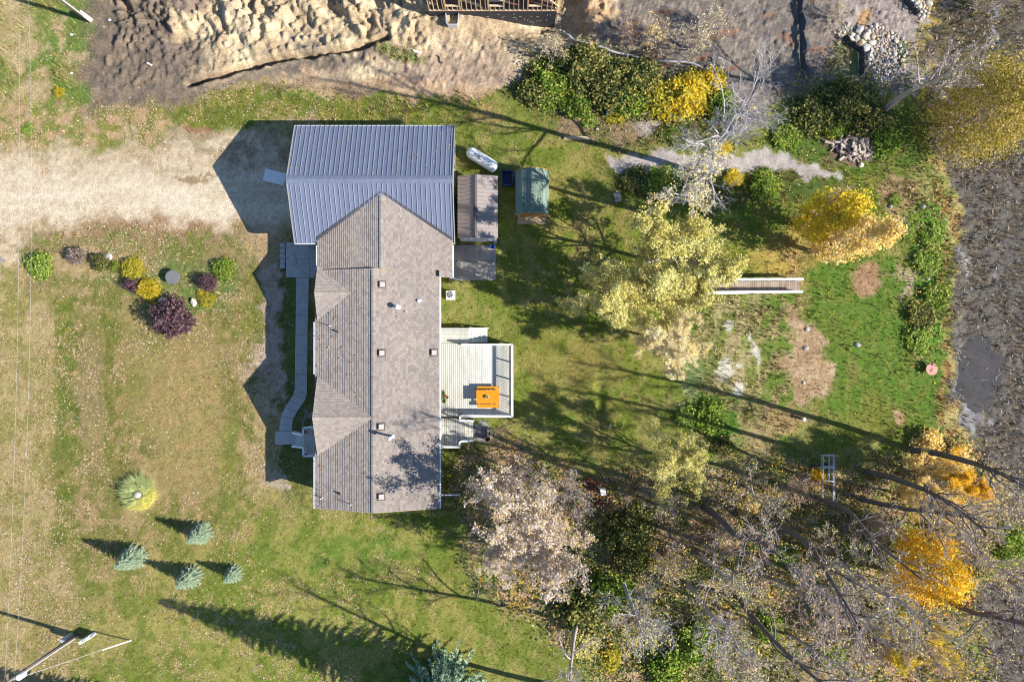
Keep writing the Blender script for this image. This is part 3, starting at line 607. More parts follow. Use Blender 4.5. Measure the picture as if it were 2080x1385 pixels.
for gy_, gz_, hw in ((-5.70, 4.75, 3.12), (3.62, 4.22, 2.15)):
    xr_ = mxr - (rz_ - gz_) / .303 - .05; gx_ = -14.86
    for sgn in (1, -1):
        roof_part([((gx_, gy_, gz_), (xr_, gy_, gz_), (-14.8, gy_ + sgn * hw, ez + .03), (gx_, gy_ + sgn * hw, ez + .03))], name='gable_slope')
    b = MB(); b.add([(gx_ + .12, gy_ - hw, ez - .1), (gx_ + .12, gy_ + hw, ez - .1), (gx_ + .12, gy_, gz_ - .06)], [(0, 1, 2)]); b.build('gable_end', M['siding'], house)
    b = MB(); caps(b, (gx_, gy_, gz_), (xr_, gy_, gz_), slope_=.6); b.build('ridge_cap', M['shingle'], house)
b = MB(); caps(b, (mxr, my0, rz_), (mxr, my1, rz_)); b.build('ridge_cap', M['shingle'], house)
b = MB(); caps(b, (wxr, wy1, wzr), (wxr, wyN, wzr)); b.build('ridge_cap', M['shingle'], house)
b = MB()
slab(b, (mxr, my1 + .02, rz_), (mxr, my0 - .02, rz_), (mx0 - .02, my0 - .02, ez), (mx0 - .02, my1 + .02, ez)); slab(b, (mxr, my1 + .02, rz_), (mxr, my0 - .02, rz_), (mx1 + .02, my0 - .02, ez), (mx1 + .02, my1 + .02, ez))
slab(b, (wxr, wyN - .1, wzr), (wxr, wy1 + .05, wzr), (wx0 - .02, wy1 + .05, ez), (wx0 - .02, wyV, ez)); slab(b, (wxr, wyN - .1, wzr), (wxr, wy1 + .05, wzr), (wx1 + .02, wy1 + .05, ez), (wx1 + .02, wyV, ez))
b.build('fascia', M['cream'], house)
for x0_, ya, yb in ((mx0 - .07, -12.8, -8.85), (mx0 - .07, -2.55, 1.45), (mx1 + .08, -12.8, 5.4), (wx0 - .07, 5.5, 7.3), (wx1 + .08, 4.85, 7.3)):
    b = MB(); b.box((x0_, (ya + yb) / 2, ez - .06), (.1, yb - ya, .1)); b.build('gutter', M['white'], house)
# lower corner of roof beside the patio
b = MB(); slope(b, (wx1 - .95, 5.36, ez + .3), (wx1 - .95, 4.84, ez + .3), (wx1, 4.84, ez), (wx1, 5.36, ez)); b.build('roof_slope', M['shingle'], house)
# valley flashing between house roof and garage roof
for xe in (wx0, wx1):
    b = MB(); s = 1 if xe == wx1 else -1
    a = Vector((wxr + s * .05, wyN + .06, wzr + .03)); e = Vector((xe + s * .02, wyV + .0, ez + .06)); dirn = (e - a).normalized(); side = Vector((0, 1, .43)).normalized()
    b.add([a, e, e + side * .24, a + side * .16], [(0, 1, 2, 3)]); b.build('valley_flashing', M['flash'], house)
def on_main(px, py):      # point on the main roof seen at an image point
    h = 4.0
    for _ in range(6):
        p = P(px, py, h); h = rz_ - abs(p.x - mxr) * .303
    return P(px, py, h)
for px, py in ((776, 578), (775, 717), (881, 716), (774, 866), (774, 1008)):
    p = on_main(px, py); t = math.atan(.303); rot = Matrix.Rotation(t, 3, 'Y').to_4x4()
    b = MB(); nrm = Vector((math.sin(t), 0, math.cos(t)))
    b.box(p + nrm * .08, (.34, .34, .12), rot=rot); b.box(p + nrm * .17, (.38, .38, .06), rot=rot); b.box(p + nrm * .025, (.62, .62, .015), rot=rot, mi=1)
    b.build('roof_vent', [M['vent'], M['shingle']], house)
def flue(px, py, h, r, cap, m='white'):
    p = on_main(px, py); b = MB(); b.lathe(p, [(r * 2.4, -.15), (r * 1.3, .12), (r, .18), (r, h)], 14)
    if cap: b.lathe(p + Vector((0, 0, h)), [(r * 1.5, 0), (r * 1.9, .06), (r * 1.8, .2), (r * .4, .32)], 14)
    b.build('flue_pipe' if cap else 'vent_pipe', M[m], house, smooth=False)
flue(797, 886, 1.15, .085, True); flue(809, 624, .45, .1, True); flue(851, 611, .22, .09, False)
flue(684, 673, .12, .05, False, 'flash'); flue(654, 1011, .4, .028, False); flue(713, 1024, .4, .028, False); flue(690, 1002, .1, .06, False, 'flash'); flue(671, 662, .4, .028, False); flue(825, 633, .22, .03, False)
b = MB(); p = P(891, 1005, .3); b.bar((mx1 - .35, p.y, .35), (-4.2, p.y, .25), .1, .09); b.build('downspout', M['white'], house)
b = MB(); p = P(905, 566, .2); b.bar((-5.1, 5.15, .3), (-4.05, 4.92, .1), .1, .09); b.bar((-5.1, 5.2, 3.0), (-5.1, 5.18, .3), .1, .09); b.build('downspout', M['white'], house)
for y_ in (-10.5, -1.9, 2.4):
    b = MB(); b.box((mx1 - .43, y_, 1.75), (.06, 1.3, 1.2)); w_ = b.build('window', M['white'], house); b = MB(); b.box((mx1 - .41, y_, 1.75), (.05, 1.14, 1.04)); b.build('pane', M['glass'], w_)
b = MB(); b.box((mx1 - .43, -4.0, 1.85), (.06, 1.9, 2.1)); d_ = b.build('patio_door', M['white'], house); b = MB(); b.box((mx1 - .41, -4.0, 1.85), (.05, 1.7, 1.9)); b.build('pane', M['glass'], d_)
b = MB(); b.box((mx0 + .43, -7.6, 1.6), (.06, .95, 2.05)); b.build('front_door', M['white'], house)

# --- the garage -------------------------------------------------------
gX0, gX1, gYn, gYs, gYr, gE, gR = -16.62, -4.42, 16.47, 7.46, 11.93, 3.2, 5.15
gar = empty('garage', (-10.5, 11.9, 0), 'garage with blue-grey ribbed metal roof at the end of the driveway', 'garage')
b = MB(); gable_wall(b, [(gYs + .3, 0), (gYn - .3, 0), (gYn - .3, 3.08), (gYr, 4.98), (gYs + .3, 3.08)], gX0 + .12, gX1 - .15, 'X'); b.build('wall', M['garage_wall'], gar)
def metal_panel(w, ribs, top, bot, z0, z1, hr=.036):
    # sheet from the ridge (y=top) to the eave (y=bot), x from 0 to w, with standing ribs
    b = MB(); d = Vector((0, bot - top, z1 - z0)); n = Vector((0, -(z1 - z0) * (1 if bot < top else 1), (bot - top))); n = Vector((1, 0, 0)).cross(d); n = n.normalized() * (1 if Vector((1, 0, 0)).cross(d).z > 0 else -1)
    xs = [(0, 0)]
    for k in range(ribs):
        c = w * (k + .5) / ribs; xs += [(c - .045, 0), (c - .016, hr), (c + .016, hr), (c + .045, 0)]
    xs.append((w - .004, 0))
    v = []
    for x, h in xs: v += [Vector((x, top, z0)) + n * h, Vector((x, bot, z1)) + n * h]
    b.add(v, [(2 * i, 2 * i + 1, 2 * i + 3, 2 * i + 2) for i in range(len(xs) - 1)]); return b
NP = 17; pw = (gX1 - gX0) / NP
for ybot in (gYn, gYs):
    b = metal_panel(pw, 2, gYr, ybot, gR, gE)
    # local to the garage root
    b.v = [(x + gX0, y, z) for x, y, z in b.v]
    first = b.build('roof_panel', M['roof_blue'], gar)
    for k in range(1, NP):
        c = first.copy(); C.objects.link(c); c.location = (k * pw, 0, 0)
        c.location.z += random.uniform(-.004, .004)
b = MB(); 
for s, yb in ((1, gYr + .28), (-1, gYr - .28)): b.add([(gX0 - .03, gYr, gR + .07), (gX1 + .03, gYr, gR + .07), (gX1 + .03, yb, gR - .05), (gX0 - .03, yb, gR - .05)], [(0, 1, 2, 3)])
b.build('ridge_cap', M['roof_blue'], gar)
for xx in (gX0 - .03, gX1 + .03):
    b = MB()
    for yb in (gYn, gYs): b.bar((xx, gYr, gR - .04), (xx, yb, gE - .05), .05, .2)
    b.build('rake_trim', M['garage_wall'], gar)
for yy in (gYn + .02, gYs - .02): b = MB(); b.box(((gX0 + gX1) / 2, yy, gE - .1), (gX1 - gX0, .06, .16)); b.build('fascia', M['white'], gar)
b = MB(); b.box((gX0 + .1, 11.9, 1.25), (.06, 5.0, 2.4)); go_ = b.build('garage_door', M['white'], gar)
for k in range(4): b = MB(); b.box((gX0 + .07, 11.9, .36 + k * .6), (.04, 4.9, .56)); b.build('door_panel', M['white'], go_)

# --- brown metal-roofed storage shed beside the garage ---------------
sh_ = empty('storage_shed', (-2.7, 10.4, 0), 'narrow storage shed with brown ribbed metal roof against the garage', 'shed')
sx0, sx1, sxr, sy0, sy1, se, sr = -4.24, -1.10, -2.86, 7.98, 12.86, 2.2, 2.78
b = MB(); gable_wall(b, [(sx0 + .12, 0), (sx1 - .15, 0), (sx1 - .15, 2.12), (sxr, 2.68), (sx0 + .12, 2.12)], sy0 + .08, sy1 - .15); b.build('wall', M['white'], sh_)
NB = 8; pb = (sy1 - sy0) / NB
for xb in (sx0, sx1):
    b = metal_panel(pb, 2, 0, xb - sxr, sr, se, .035)
    b.v = [(sxr + y, sy0 + x, z) for x, y, z in b.v]
    first = b.build('roof_panel', M['roof_brown'], sh_)
    for k in range(1, NB): c = first.copy(); C.objects.link(c); c.location = (0, k * pb, 0)
b = MB()
for xb in (sxr - .16, sxr + .16): b.add([(sxr, sy0 - .02, sr + .06), (sxr, sy1 + .02, sr + .06), (xb, sy1 + .02, sr), (xb, sy0 - .02, sr)], [(0, 1, 2, 3)])
b.build('ridge_cap', M['flash'], sh_)
b = MB()
for k in range(6): b.box((sx0 + .35 + k * .5, sy0 + .06, 1.2), (.03, .04, 2.2))
b.build('seam_strip', M['galv'], sh_)
b = MB(); b.box((sx1 - .25, sy0 + .04, .12), (.25, .25, .24)); b.build('corner_block', M['stone_b'], sh_)

# --- green gambrel shed ----------------------------------------------
gs = empty('garden_shed', (1.58, 11.6, 0), 'small garden shed with green gambrel shingle roof and wooden front', 'shed')
gp = [(.29, 1.55), (.79, 2.3), (1.57, 2.72), (2.42, 2.3), (2.90, 1.55)]; gy0, gy1 = 9.95, 13.42
b = MB(); gable_wall(b, [(.42, 0), (2.78, 0), (2.78, 1.5), (2.36, 2.22), (1.57, 2.62), (.85, 2.22), (.42, 1.5)], gy0 + .1, gy1 - .1); b.build('wall', M['pine'], gs)
for k in range(4):
    (xa, za), (xb, zb) = gp[k], gp[k + 1]
    if k < 2: xa, za, xb, zb = xb, zb, xa, za
    b = MB(); slope(b, (xa, gy1, za), (xa, gy0, za), (xb, gy0, zb), (xb, gy1, zb), .13, .015, k * 1.3); b.build('roof_slope', M['shingle_green'], gs)
b = MB(); caps(b, (1.57, gy0, 2.72), (1.57, gy1, 2.72), .12, .14, .45); b.build('ridge_cap', M['shingle_green'], gs)
b = MB()
for k in range(4):
    (xa, za), (xb, zb) = gp[k], gp[k + 1]
    b.bar((xa, gy0 - .02, za - .04), (xb, gy0 - .02, zb - .04), .05, .1); b.bar((xa, gy1 + .02, za - .04), (xb, gy1 + .02, zb - .04), .05, .1)
b.build('rake_trim', M['pine'], gs)
for k in range(10):
    x_ = .5 + k * .235; top = 1.45 if x_ < .55 or x_ > 2.6 else 2.0
    b = MB(); b.box((x_ + .05, gy0 + .085, top / 2), (.2, .03, top)); b.build('siding_board', M['pine' if k % 3 else 'lumber'], gs)
b = MB(); b.box((1.58, gy0 + .06, .95), (1.15, .03, 1.75)); dr = b.build('door', M['pine'], gs)
b = MB()
for z_ in (.25, 1.7): b.box((1.58, gy0 + .035, z_), (1.1, .03, .1))
b.bar((1.1, gy0 + .03, .3), (2.05, gy0 + .03, 1.65), .03, .1); b.build('door_brace', M['door_wood'], dr)
for k in range(4): b = MB(); b.box((1.6, gy0 - .42 + k * .135, .2), (2.3, .12, .04)); b.build('step_board', M['door_wood'], gs)

# --- house being built, along the top edge ---------------------------
zf, fy = 1.35, 0.0
fyS = (692.5 - 24) * S * (1 - zf / H); fx0 = P(871, 22, zf).x; fx1 = P(1131, 26, zf).x
fr = empty('unfinished_house', ((fx0 + fx1) / 2, fyS + 3, zf), 'unfinished timber-framed house on a black-wrapped foundation at the top edge', 'house')
b = MB(); b.box(((fx0 + fx1) / 2, fyS + 4, zf / 2 - 1.0), (fx1 - fx0 - .04, 8, zf + 1.7)); b.build('foundation', M['black_wrap'], fr)
b = MB()
for k in range(46):
    xx = fx0 + .3 + random.random() * (fx1 - fx0 - .6); b.box((xx, fyS - .012, zf - .35 - random.random() * 1.6), (.05, .01, .16) if k % 2 else (.22, .01, .03))
b.build('wrap_mark', M['galv'], fr)
b = MB(); b.box(((fx0 + fx1) / 2, fyS + 4, zf + .02), (fx1 - fx0, 8.02, .12)); b.build('floor_deck', M['osb'], fr)
b = MB(); b.box(((fx0 + fx1) / 2, fyS + .07, zf + .11), (fx1 - fx0, .14, .05)); b.build('bottom_plate', M['lumber_b'], fr)
for xx in (fx0 + .07, fx1 - .07): b = MB(); b.box((xx, fyS + 4, zf + .11), (.14, 7.7, .05)); b.build('bottom_plate', M['lumber_b'], fr)
b = MB(); b.box(((fx0 + fx1) / 2, fyS + .07, zf + 2.6), (fx1 - fx0, .14, .09)); b.build('top_plate', M['lumber'], fr)
x_ = fx0 + .07; k = 0
def stud(x, y, z0, z1, m='lumber', w=.05): b = MB(); b.box((x, y, (z0 + z1) / 2), (w, .13, z1 - z0)); return b.build('stud', M[m], fr)
opens = [(fx0 + 1.35, fx0 + 2.5), (fx0 + 4.75, fx0 + 5.95), (fx0 + 7.85, fx0 + 8.95)]
nst = int((fx1 - fx0) / .37)
for k in range(nst + 1):
    x_ = fx0 + .05 + k * (fx1 - fx0 - .1) / nst
    o_ = [a for a in opens if a[0] < x_ < a[1]]
    stud(x_, fyS + .07, zf + .135, zf + (.75 if o_ else 2.55), 'lumber_b' if k % 3 else 'lumber')
for a in opens:
    b = MB(); b.box(((a[0] + a[1]) / 2, fyS + .07, zf + .8), (a[1] - a[0], .15, .06)); b.build('window_sill', M['lumber_b'], fr)
    b = MB(); b.box(((a[0] + a[1]) / 2, fyS + .07, zf + 2.2), (a[1] - a[0], .14, .25)); b.build('header', M['lumber_b'], fr)
    for e in a: stud(e, fyS + .07, zf + .135, zf + 2.55, 'lumber', .12)
for k in range(14): stud(fx1 - .07, fyS + .4 + k * .4, zf + .135, zf + 2.55, 'pine'); stud(fx0 + .07, fyS + .4 + k * .4, zf + .135, zf + 2.55, 'lumber')
for a, c in (((fx0 + 1.2, fyS + .6, zf + 2.3), (fx0 + 4.3, fyS + .2, zf + .2)), ((fx0 + 8.9, fyS + .5, zf + 1.9), (fx0 + 10.3, fyS + .3, zf + .2)), ((fx0 + 6.2, fyS + 1.1, zf + .3), (fx0 + 8.3, fyS + .8, zf + .3)), ((fx0 + 2.0, fyS + 1.6, zf + .2), (fx0 + 3.9, fyS + 1.1, zf + .2))):
    b = MB(); b.bar(a, c, .14, .05); b.build('brace', M['lumber_b'], fr)
for a in ((fx0 + 5.4, fyS + 1.0), (fx0 + 9.9, fyS + 1.6)):
    b = MB(); b.box((a[0], a[1], zf + .13), (1.3, .6, .04)); b.build('loose_sheet', M['lumber_b'], fr)
wl = P(919, 40, .9)
b = MB(); pts = [(wl.x - .52, fyS - .02), (wl.x - .46, wl.y - .35), (wl.x - .36, wl.y - .5), (wl.x + .36, wl.y - .5), (wl.x + .46, wl.y - .35), (wl.x + .52, fyS - .02)]
for (xa, ya), (xb, yb) in zip(pts[:-1], pts[1:]): b.bar((xa, ya, .5), (xb, yb, .5), .07, 1.3)
b.box((wl.x, fyS - .5, .1), (.8, .8, .1), mi=1); o = b.build('window_well', [M['galv'], M['dark']], loc=(wl.x, wl.y, .1)); tag(o, 'U-shaped galvanised window well against the black foundation wall', 'window well')

# ------------------------------------------------------------------ concrete: patio, front walk (structure, slabs as parts)
def slabs(name, polys, z0, z1, m):
    root = bpy.data.objects.new(name, None); C.objects.link(root); c = polys[0][0]; root.location = (c[0], c[1], 0); WL[root.name] = Vector((c[0], c[1], 0)); tag(root, kind='structure')
    for p in polys: b = MB(); b.prism(p, z0, z1); b.build('slab', M[m], root)
    return root
def q2(pts): return [tuple(P(x, y, .08))[:2] for x, y in pts]
slabs('patio', [q2([(917, 498), (962.6, 498), (962.6, 529.6), (917, 529.6)]), q2([(963.1, 498), (1007, 498), (1007, 529.6), (963.1, 529.6)]), q2([(917, 530.1), (962.6, 530.1), (962.6, 569), (912, 569), (912, 560), (917, 560)]), q2([(963.1, 530.1), (1007, 530.1), (1006.5, 569), (963.1, 569)])], -.05, .09, 'concrete')
wk = [q2([(581, 492.5), (627.5, 492.5), (627.5, 526), (581, 526)]), q2([(581, 526.6), (627.5, 526.6), (627.5, 563.5), (581, 563.5)])]
Lft = [(601.5, 564), (601, 600), (600.5, 640), (600, 680), (599, 720), (599, 760), (598.5, 790), (596, 801), (588, 813), (578, 828), (571, 845), (568, 862), (567.5, 875)]
Rgt = [(627, 564), (626.5, 600), (625.5, 640), (624.5, 680), (624, 720), (623.5, 760), (623, 800), (619.5, 812), (612, 823), (603, 836), (595.5, 851), (592.5, 864), (592.5, 875)]
for i in range(len(Lft) - 1):
    e = .35
    wk.append(q2([(Lft[i][0], Lft[i][1] + e), (Rgt[i][0], Rgt[i][1] + e), (Rgt[i + 1][0], Rgt[i + 1][1] - e), (Lft[i + 1][0], Lft[i + 1][1] - e)]))
wk.append(q2([(559, 875.4), (602, 875.4), (602, 902.5), (559, 902.5)]))
slabs('front_walk', wk, -.05, .06, 'walk')
pad = [[tuple(P(x, y, .25))[:2] for x, y in [(628, 492.5), (648, 492.5), (648, 563.5), (628, 563.5)]]]
slabs('porch_pad', pad, -.05, .2, 'walk')
pv = []
for k in range(5):
    y_ = 494 + k * 10.5; pv.append(q2([(568 + (k % 2), y_), (578, y_), (578, y_ + 9), (568 + (k % 2), y_ + 9)]))
slabs('stepping_pavers', pv, -.03, .05, 'walk')

# ------------------------------------------------------------------ front steps with rails
def rail(root, a, b_, zt, z0, m='white', gap=.14, capw=.14, drop=0):
    # posts, balusters and a cap from a to b; drop lowers the b end (stairs)
    a = Vector((a[0], a[1], 0)); e = Vector((b_[0], b_[1], 0)); L = (e - a).length
    mb = MB(); mb.bar(a + Vector((0, 0, zt)), e + Vector((0, 0, zt - drop)), capw, .045); mb.build('handrail', M[m], root)
    mb = MB(); mb.bar(a + Vector((0, 0, z0 + .12)), e + Vector((0, 0, z0 + .12 - drop)), .05, .08); mb.bar(a + Vector((0, 0, zt - .09)), e + Vector((0, 0, zt - .09 - drop)), .05, .07); mb.build('rail_bar', M[m], root)
    n = max(1, int(L / gap))
    for k in range(1, n):
        t = k / n; p = a.lerp(e, t); mb = MB(); mb.box((p.x, p.y, (zt + z0) / 2 - drop * t), (.035, .035, zt - z0 - .2)); mb.build('baluster', M[m], root)
    for k, p in ((0, a), (1, e)):
        mb = MB(); mb.box((p.x, p.y, (zt - drop * k) / 2), (.1, .1, zt - drop * k - .03)); mb.build('post', M[m], root)
dz = .55
fs = empty('front_steps', tuple(P(622, 895, 0)), 'pale blue-white railed entry steps at the end of the curved front walk', 'steps')
def D(px, py, z): p = P(px, py, z); return (p.x, p.y)
lx0, ly1 = D(615, 868, dz); lx1, ly0 = D(645, 926, dz)
for k in range(9):
    w_ = (lx1 - lx0) / 9; b = MB(); b.box((lx0 + (k + .5) * w_, (ly0 + ly1) / 2, dz - .02), (w_ - .012, ly1 - ly0, .035)); b.build('board', M['deck' if k % 2 else 'deck_b'], fs)
b = MB(); b.box(((lx0 + lx1) / 2, (ly0 + ly1) / 2, dz / 2 - .03), (lx1 - lx0 - .05, ly1 - ly0 - .05, dz - .06)); b.build('skirt', M['white'], fs)
for k in range(3):
    xa = D(600 + k * 5.2, 890, .2)[0]; ya = D(600, 903, .2)[1]; yb = D(600, 882, .2)[1]
    b = MB(); b.box((xa + .12, (ya + yb) / 2, .13 + k * .14), (.27, yb - ya, .04)); b.build('tread', M['deck_b'], fs)
zt = dz + .95
rail(fs, D(616, 868, zt), D(642, 868, zt), zt, dz); rail(fs, D(616, 926, zt), D(645, 926, zt), zt, dz)
rail(fs, D(616, 868, zt), D(616, 883, zt), zt, dz); rail(fs, D(616, 909, zt), D(616, 926, zt), zt, dz)
rail(fs, D(615, 883.5, zt), D(594, 879, .95), zt, dz, drop=zt - .95); rail(fs, D(615, 909, zt), D(593, 906.5, .95), zt, dz, drop=zt - .95)
b = MB(); c = D(620, 876, dz); b.lathe((c[0], c[1], dz), [(.12, 0), (.16, .3), (.17, .32), (.14, .32)], 14); b.lathe((c[0], c[1], dz + .3), [(.1, 0), (.2, .12), (.16, .26), (.03, .36)], 9, mi=1)
tag(b.build('planter', [M['dark'], M['rust']], loc=(c[0], c[1], dz)), 'dark planter in the rail corner of the front steps', 'planter')

# ------------------------------------------------------------------ back deck
zd = .75; zt = zd + 1.0
dk = empty('deck', tuple(P(968, 785, 0)), 'pale wooden deck with white railings behind the house', 'deck')
dx0, dy1 = D(894, 697.5, zd); dx1, dy0 = D(1042, 848, zd); dx0 = mx1 - .42
n = 38; w_ = (dx1 - dx0) / n
for k in range(n):
    ys = dy0 if dx0 + k * w_ > D(934, 0, zd)[0] else D(0, 846, zd)[1]
    b = MB(); b.box((dx0 + (k + .5) * w_, (dy1 + ys) / 2, zd - .018 + random.uniform(-.003, .003)), (w_ - .024, dy1 - ys, .036)); b.build('board', M['deck' if random.random() < .5 else 'deck_b'], dk)
b = MB(); b.box(((dx0 + dx1) / 2, (dy0 + dy1) / 2, zd / 2 - .25), (dx1 - dx0 - .2, dy1 - dy0 - .2, zd - .5)); b.build('skirt', M['door_wood'], dk)
rail(dk, D(937, 700, zt), D(1040.5, 700, zt), zt, zd, gap=.16); rail(dk, D(1040.5, 700, zt), D(1040.5, 846, zt), zt, zd, gap=.125, capw=.17); rail(dk, D(1040.5, 846, zt), D(935, 844.5, zt), zt, zd, gap=.16)
rail(dk, D(935, 844.5, zt), D(934, 853, zt), zt, zd, gap=.5)
for py in (737, 773, 810):
    p = D(1040.5, py, zt); b = MB(); b.box((p[0], p[1], zt / 2), (.1, .1, zt - .05)); b.build('post', M['white'], dk)
# upper landing and steps on the north side
zu = .95
ux0, uy1 = D(894, 666, zu); ux1, uy0 = D(953, 697, zu); ux0 = mx1 - .42
for k in range(8):
    hgt = (uy1 - uy0) / 8; b = MB(); b.box(((ux0 + ux1) / 2, uy0 + (k + .5) * hgt, zu - .018), (ux1 - ux0, hgt - .026, .036)); b.build('board', M['deck_b' if k % 2 else 'deck'], dk)
b = MB(); b.box(((ux0 + ux1) / 2, (uy0 + uy1) / 2, zu / 2 - .05), (ux1 - ux0 - .06, uy1 - uy0 - .06, zu - .12)); b.build('skirt', M['door_wood'], dk)
for k in range(4):
    xa = D(953 + k * 9.3, 0, zu - .2 * (k + 1))[0]; xb = D(953 + (k + 1) * 9.3, 0, zu - .2 * (k + 1))[0]; z_ = zu - .19 * (k + 1)
    for t in range(2): b = MB(); b.box((xa + (xb - xa) * (t * .5 + .25), (uy0 + uy1) / 2 + .02, z_ - .02), ((xb - xa) / 2 - .012, uy1 - uy0 - .08, .036)); b.build('tread', M['deck_b'], dk)
    b = MB(); b.box((xa + .01, (uy0 + uy1) / 2 + .02, z_ / 2), (.03, uy1 - uy0 - .1, z_)); b.build('riser', M['deck'], dk)
b = MB(); b.bar((D(953, 667, .9)[0], uy1 - .01, zu - .05), (D(991, 668, .2)[0], uy1 - .01, .16), .06, .25); b.build('stringer', M['white'], dk)
# lower landing and its steps on the south side
zl = .55
vx0, vy1 = D(894, 847, zl); vx1, vy0 = D(932, 909, zl); vx0 = mx1 - .42; vx2 = D(961, 0, zl)[0]; vyA = D(0, 855, zl)[1]; vyB = D(0, 897, zl)[1]
n = 16; w_ = (vx2 - vx0) / n
for k in range(n):
    xx = vx0 + (k + .5) * w_; inn = xx < vx1; st = 0 if inn else int((xx - vx1) / ((vx2 - vx1) / 3)) ; z_ = zl - .14 * st
    ya, yb = (vy0, vy1 - .1) if inn else (vyB, vyA)
    b = MB(); b.box((xx, (ya + yb) / 2, z_ - .018), (w_ - .024, yb - ya, .036)); b.build('board', M['deck' if k % 2 else 'deck_b'], dk)
b = MB(); b.box(((vx0 + vx1) / 2, (vy0 + vy1) / 2, zl / 2 - .05), (vx1 - vx0 - .06, vy1 - vy0 - .06, zl - .12)); b.box(((vx1 + vx2) / 2, (vyA + vyB) / 2, .08), (vx2 - vx1 - .06, vyA - vyB - .06, .14)); b.build('skirt', M['door_wood'], dk)
zt2 = zl + .95
rail(dk, D(896, 908, zt2), D(933, 908, zt2), zt2, zl, gap=.16); rail(dk, D(933, 908, zt2), D(934, 897, zt2), zt2, zl, gap=.2)
rail(dk, D(934, 897, zt2), D(961, 895, 1.05), zt2, zl, gap=.16, drop=zt2 - 1.05); rail(dk, D(934, 854, zt2), D(961.5, 855, 1.05), zt2, zl, gap=.16, drop=zt2 - 1.05)
# picnic table
zt3 = zd + .74
pt = empty('picnic_table', tuple(P(991, 806, zd)), 'bright orange picnic table standing on the pale deck', 'picnic table')
tx0, ty1 = D(967.5, 792, zt3); tx1, ty0 = D(1014, 819, zt3)
for k in range(6):
    h_ = (ty1 - ty0) / 6; b = MB(); b.box(((tx0 + tx1) / 2, ty0 + (k + .5) * h_, zt3 - .02), (tx1 - tx0, h_ - .006, .04)); b.build('top_board', M['orange'], pt)
for ya, yb in ((784.5, 791), (820.5, 828)):
    a_ = D(969, ya, zd + .44); e_ = D(1013.5, yb, zd + .44); 
    for t in range(2): hh = (a_[1] - e_[1]) / 2; b = MB(); b.box(((a_[0] + e_[0]) / 2, e_[1] + hh * (t + .5), zd + .43), (e_[0] - a_[0], hh - .006, .04)); b.build('bench_board', M['orange'], pt)
for xx in (tx0 + .25, tx1 - .25):
    yc = (ty0 + ty1) / 2; b = MB(); b.box((xx, yc, zd + .4), (.05, 1.6, .09)); b.box((xx + .05, yc, zt3 - .08), (.05, ty1 - ty0 - .1, .08)); b.build('cross_beam', M['orange'], pt)
    for s in (-1, 1): b = MB(); b.bar((xx, yc + s * .62, zd), (xx, yc + s * .28, zt3 - .05), .05, .09); b.build('leg', M['orange'], pt)
c = D(989.5, 806, zt3); b = MB(); b.lathe((c[0], c[1], zt3), [(.07, 0), (.13, .02), (.14, .16), (.1, .17), (.08, .12)], 16); b.lathe((c[0] - .02, c[1] + .02, zt3 + .12), [(.05, 0), (.07, .05), (.02, .08)], 8, mi=1)
tag(b.build('centrepiece', [M['cream'], M['rust']], loc=(c[0], c[1], zt3)), 'small round pot standing in the middle of the orange picnic table', 'pot')
# flower pots by the wall
for px, py, r_, lab in ((900, 797, .17, 'terracotta pot with spiky leaves, nearest the house wall on the deck'), (908.5, 806, .13, 'empty terracotta pot on the deck, right of two planted pots'), (902, 812, .15, 'terracotta pot with broad leaves, lowest of three by the house wall')):
    c = P(px, py, zd); rt = empty('flower_pot', tuple(c), lab, 'flower pot', 'pots by the house wall'); b = MB(); b.lathe(c, [(r_ * .7, 0), (r_, .26), (r_ * 1.08, .27), (r_ * 1.08, .32), (r_ * .9, .32), (r_ * .85, .27)], 16); b.build('pot', M['terracotta'], rt)
    if py != 806:
        b = MB()
        for k in range(26): a_ = k * 2.4; l_ = random.uniform(.18, .4); e_ = c + Vector((math.cos(a_) * l_, math.sin(a_) * l_, .3 + random.uniform(.0, .3))); sdv = Vector((-math.sin(a_), math.cos(a_), 0)) * .035; m_ = c + (e_ - c) * .55 + Vector((0, 0, .2)); b.add([c + Vector((0, 0, .28)), m_ + sdv, e_, m_ - sdv], [(0, 1, 2, 3)])
        b.build('leaves', M['pot_leaf'] if 'pot_leaf' in M else M.setdefault('pot_leaf', simple('pot_leaf', alb(96, 130, 60), alb(140, 165, 90), .7)), rt)
# ------------------------------------------------------------------ small things in the yard
# propane tank
a = P(958, 311, .75); e = P(1001, 338, .75); d = (e - a).normalized()
t = empty('propane_tank', tuple(((a + e) / 2).xy.to_3d()), 'white horizontal propane tank on the grass beside the garage', 'propane tank')
b = MB(); r_ = .47; z = d; x_ = Vector((0, 0, 1)); y_ = z.cross(x_)
prof = [(-.42, .02), (-.4, .14), (-.33, .28), (-.2, .4), (0, r_)]; L = (e - a).length
ring = [(p, r) for p, r in prof] + [(L - p, r) for p, r in reversed(prof)]
n = 20; vs_ = [a + z * p + (x_ * math.cos(6.2832 * k / n) + y_ * math.sin(6.2832 * k / n)) * r for p, r in ring for k in range(n)]
b.add(vs_, [(i * n + k, i * n + (k + 1) % n, (i + 1) * n + (k + 1) % n, (i + 1) * n + k) for i in range(len(ring) - 1) for k in range(n)]); b.build('tank_body', M['white_metal'], t, smooth=True)
mid = (a + e) / 2
b = MB(); b.lathe(mid + Vector((0, 0, r_ - .04)), [(.17, 0), (.17, .16), (.15, .2), (.02, .24)], 14); b.build('valve_dome', M['white_metal'], t, smooth=False)
b = MB(); b.path([mid + Vector((0, 0, r_ + .03)) + y_ * .1, mid + z * -.35 + Vector((0, 0, r_ + .02)), mid + z * -.5 + y_ * .25 + Vector((0, 0, r_ * .8))], .02); b.build('gas_line', M['dark'], t)
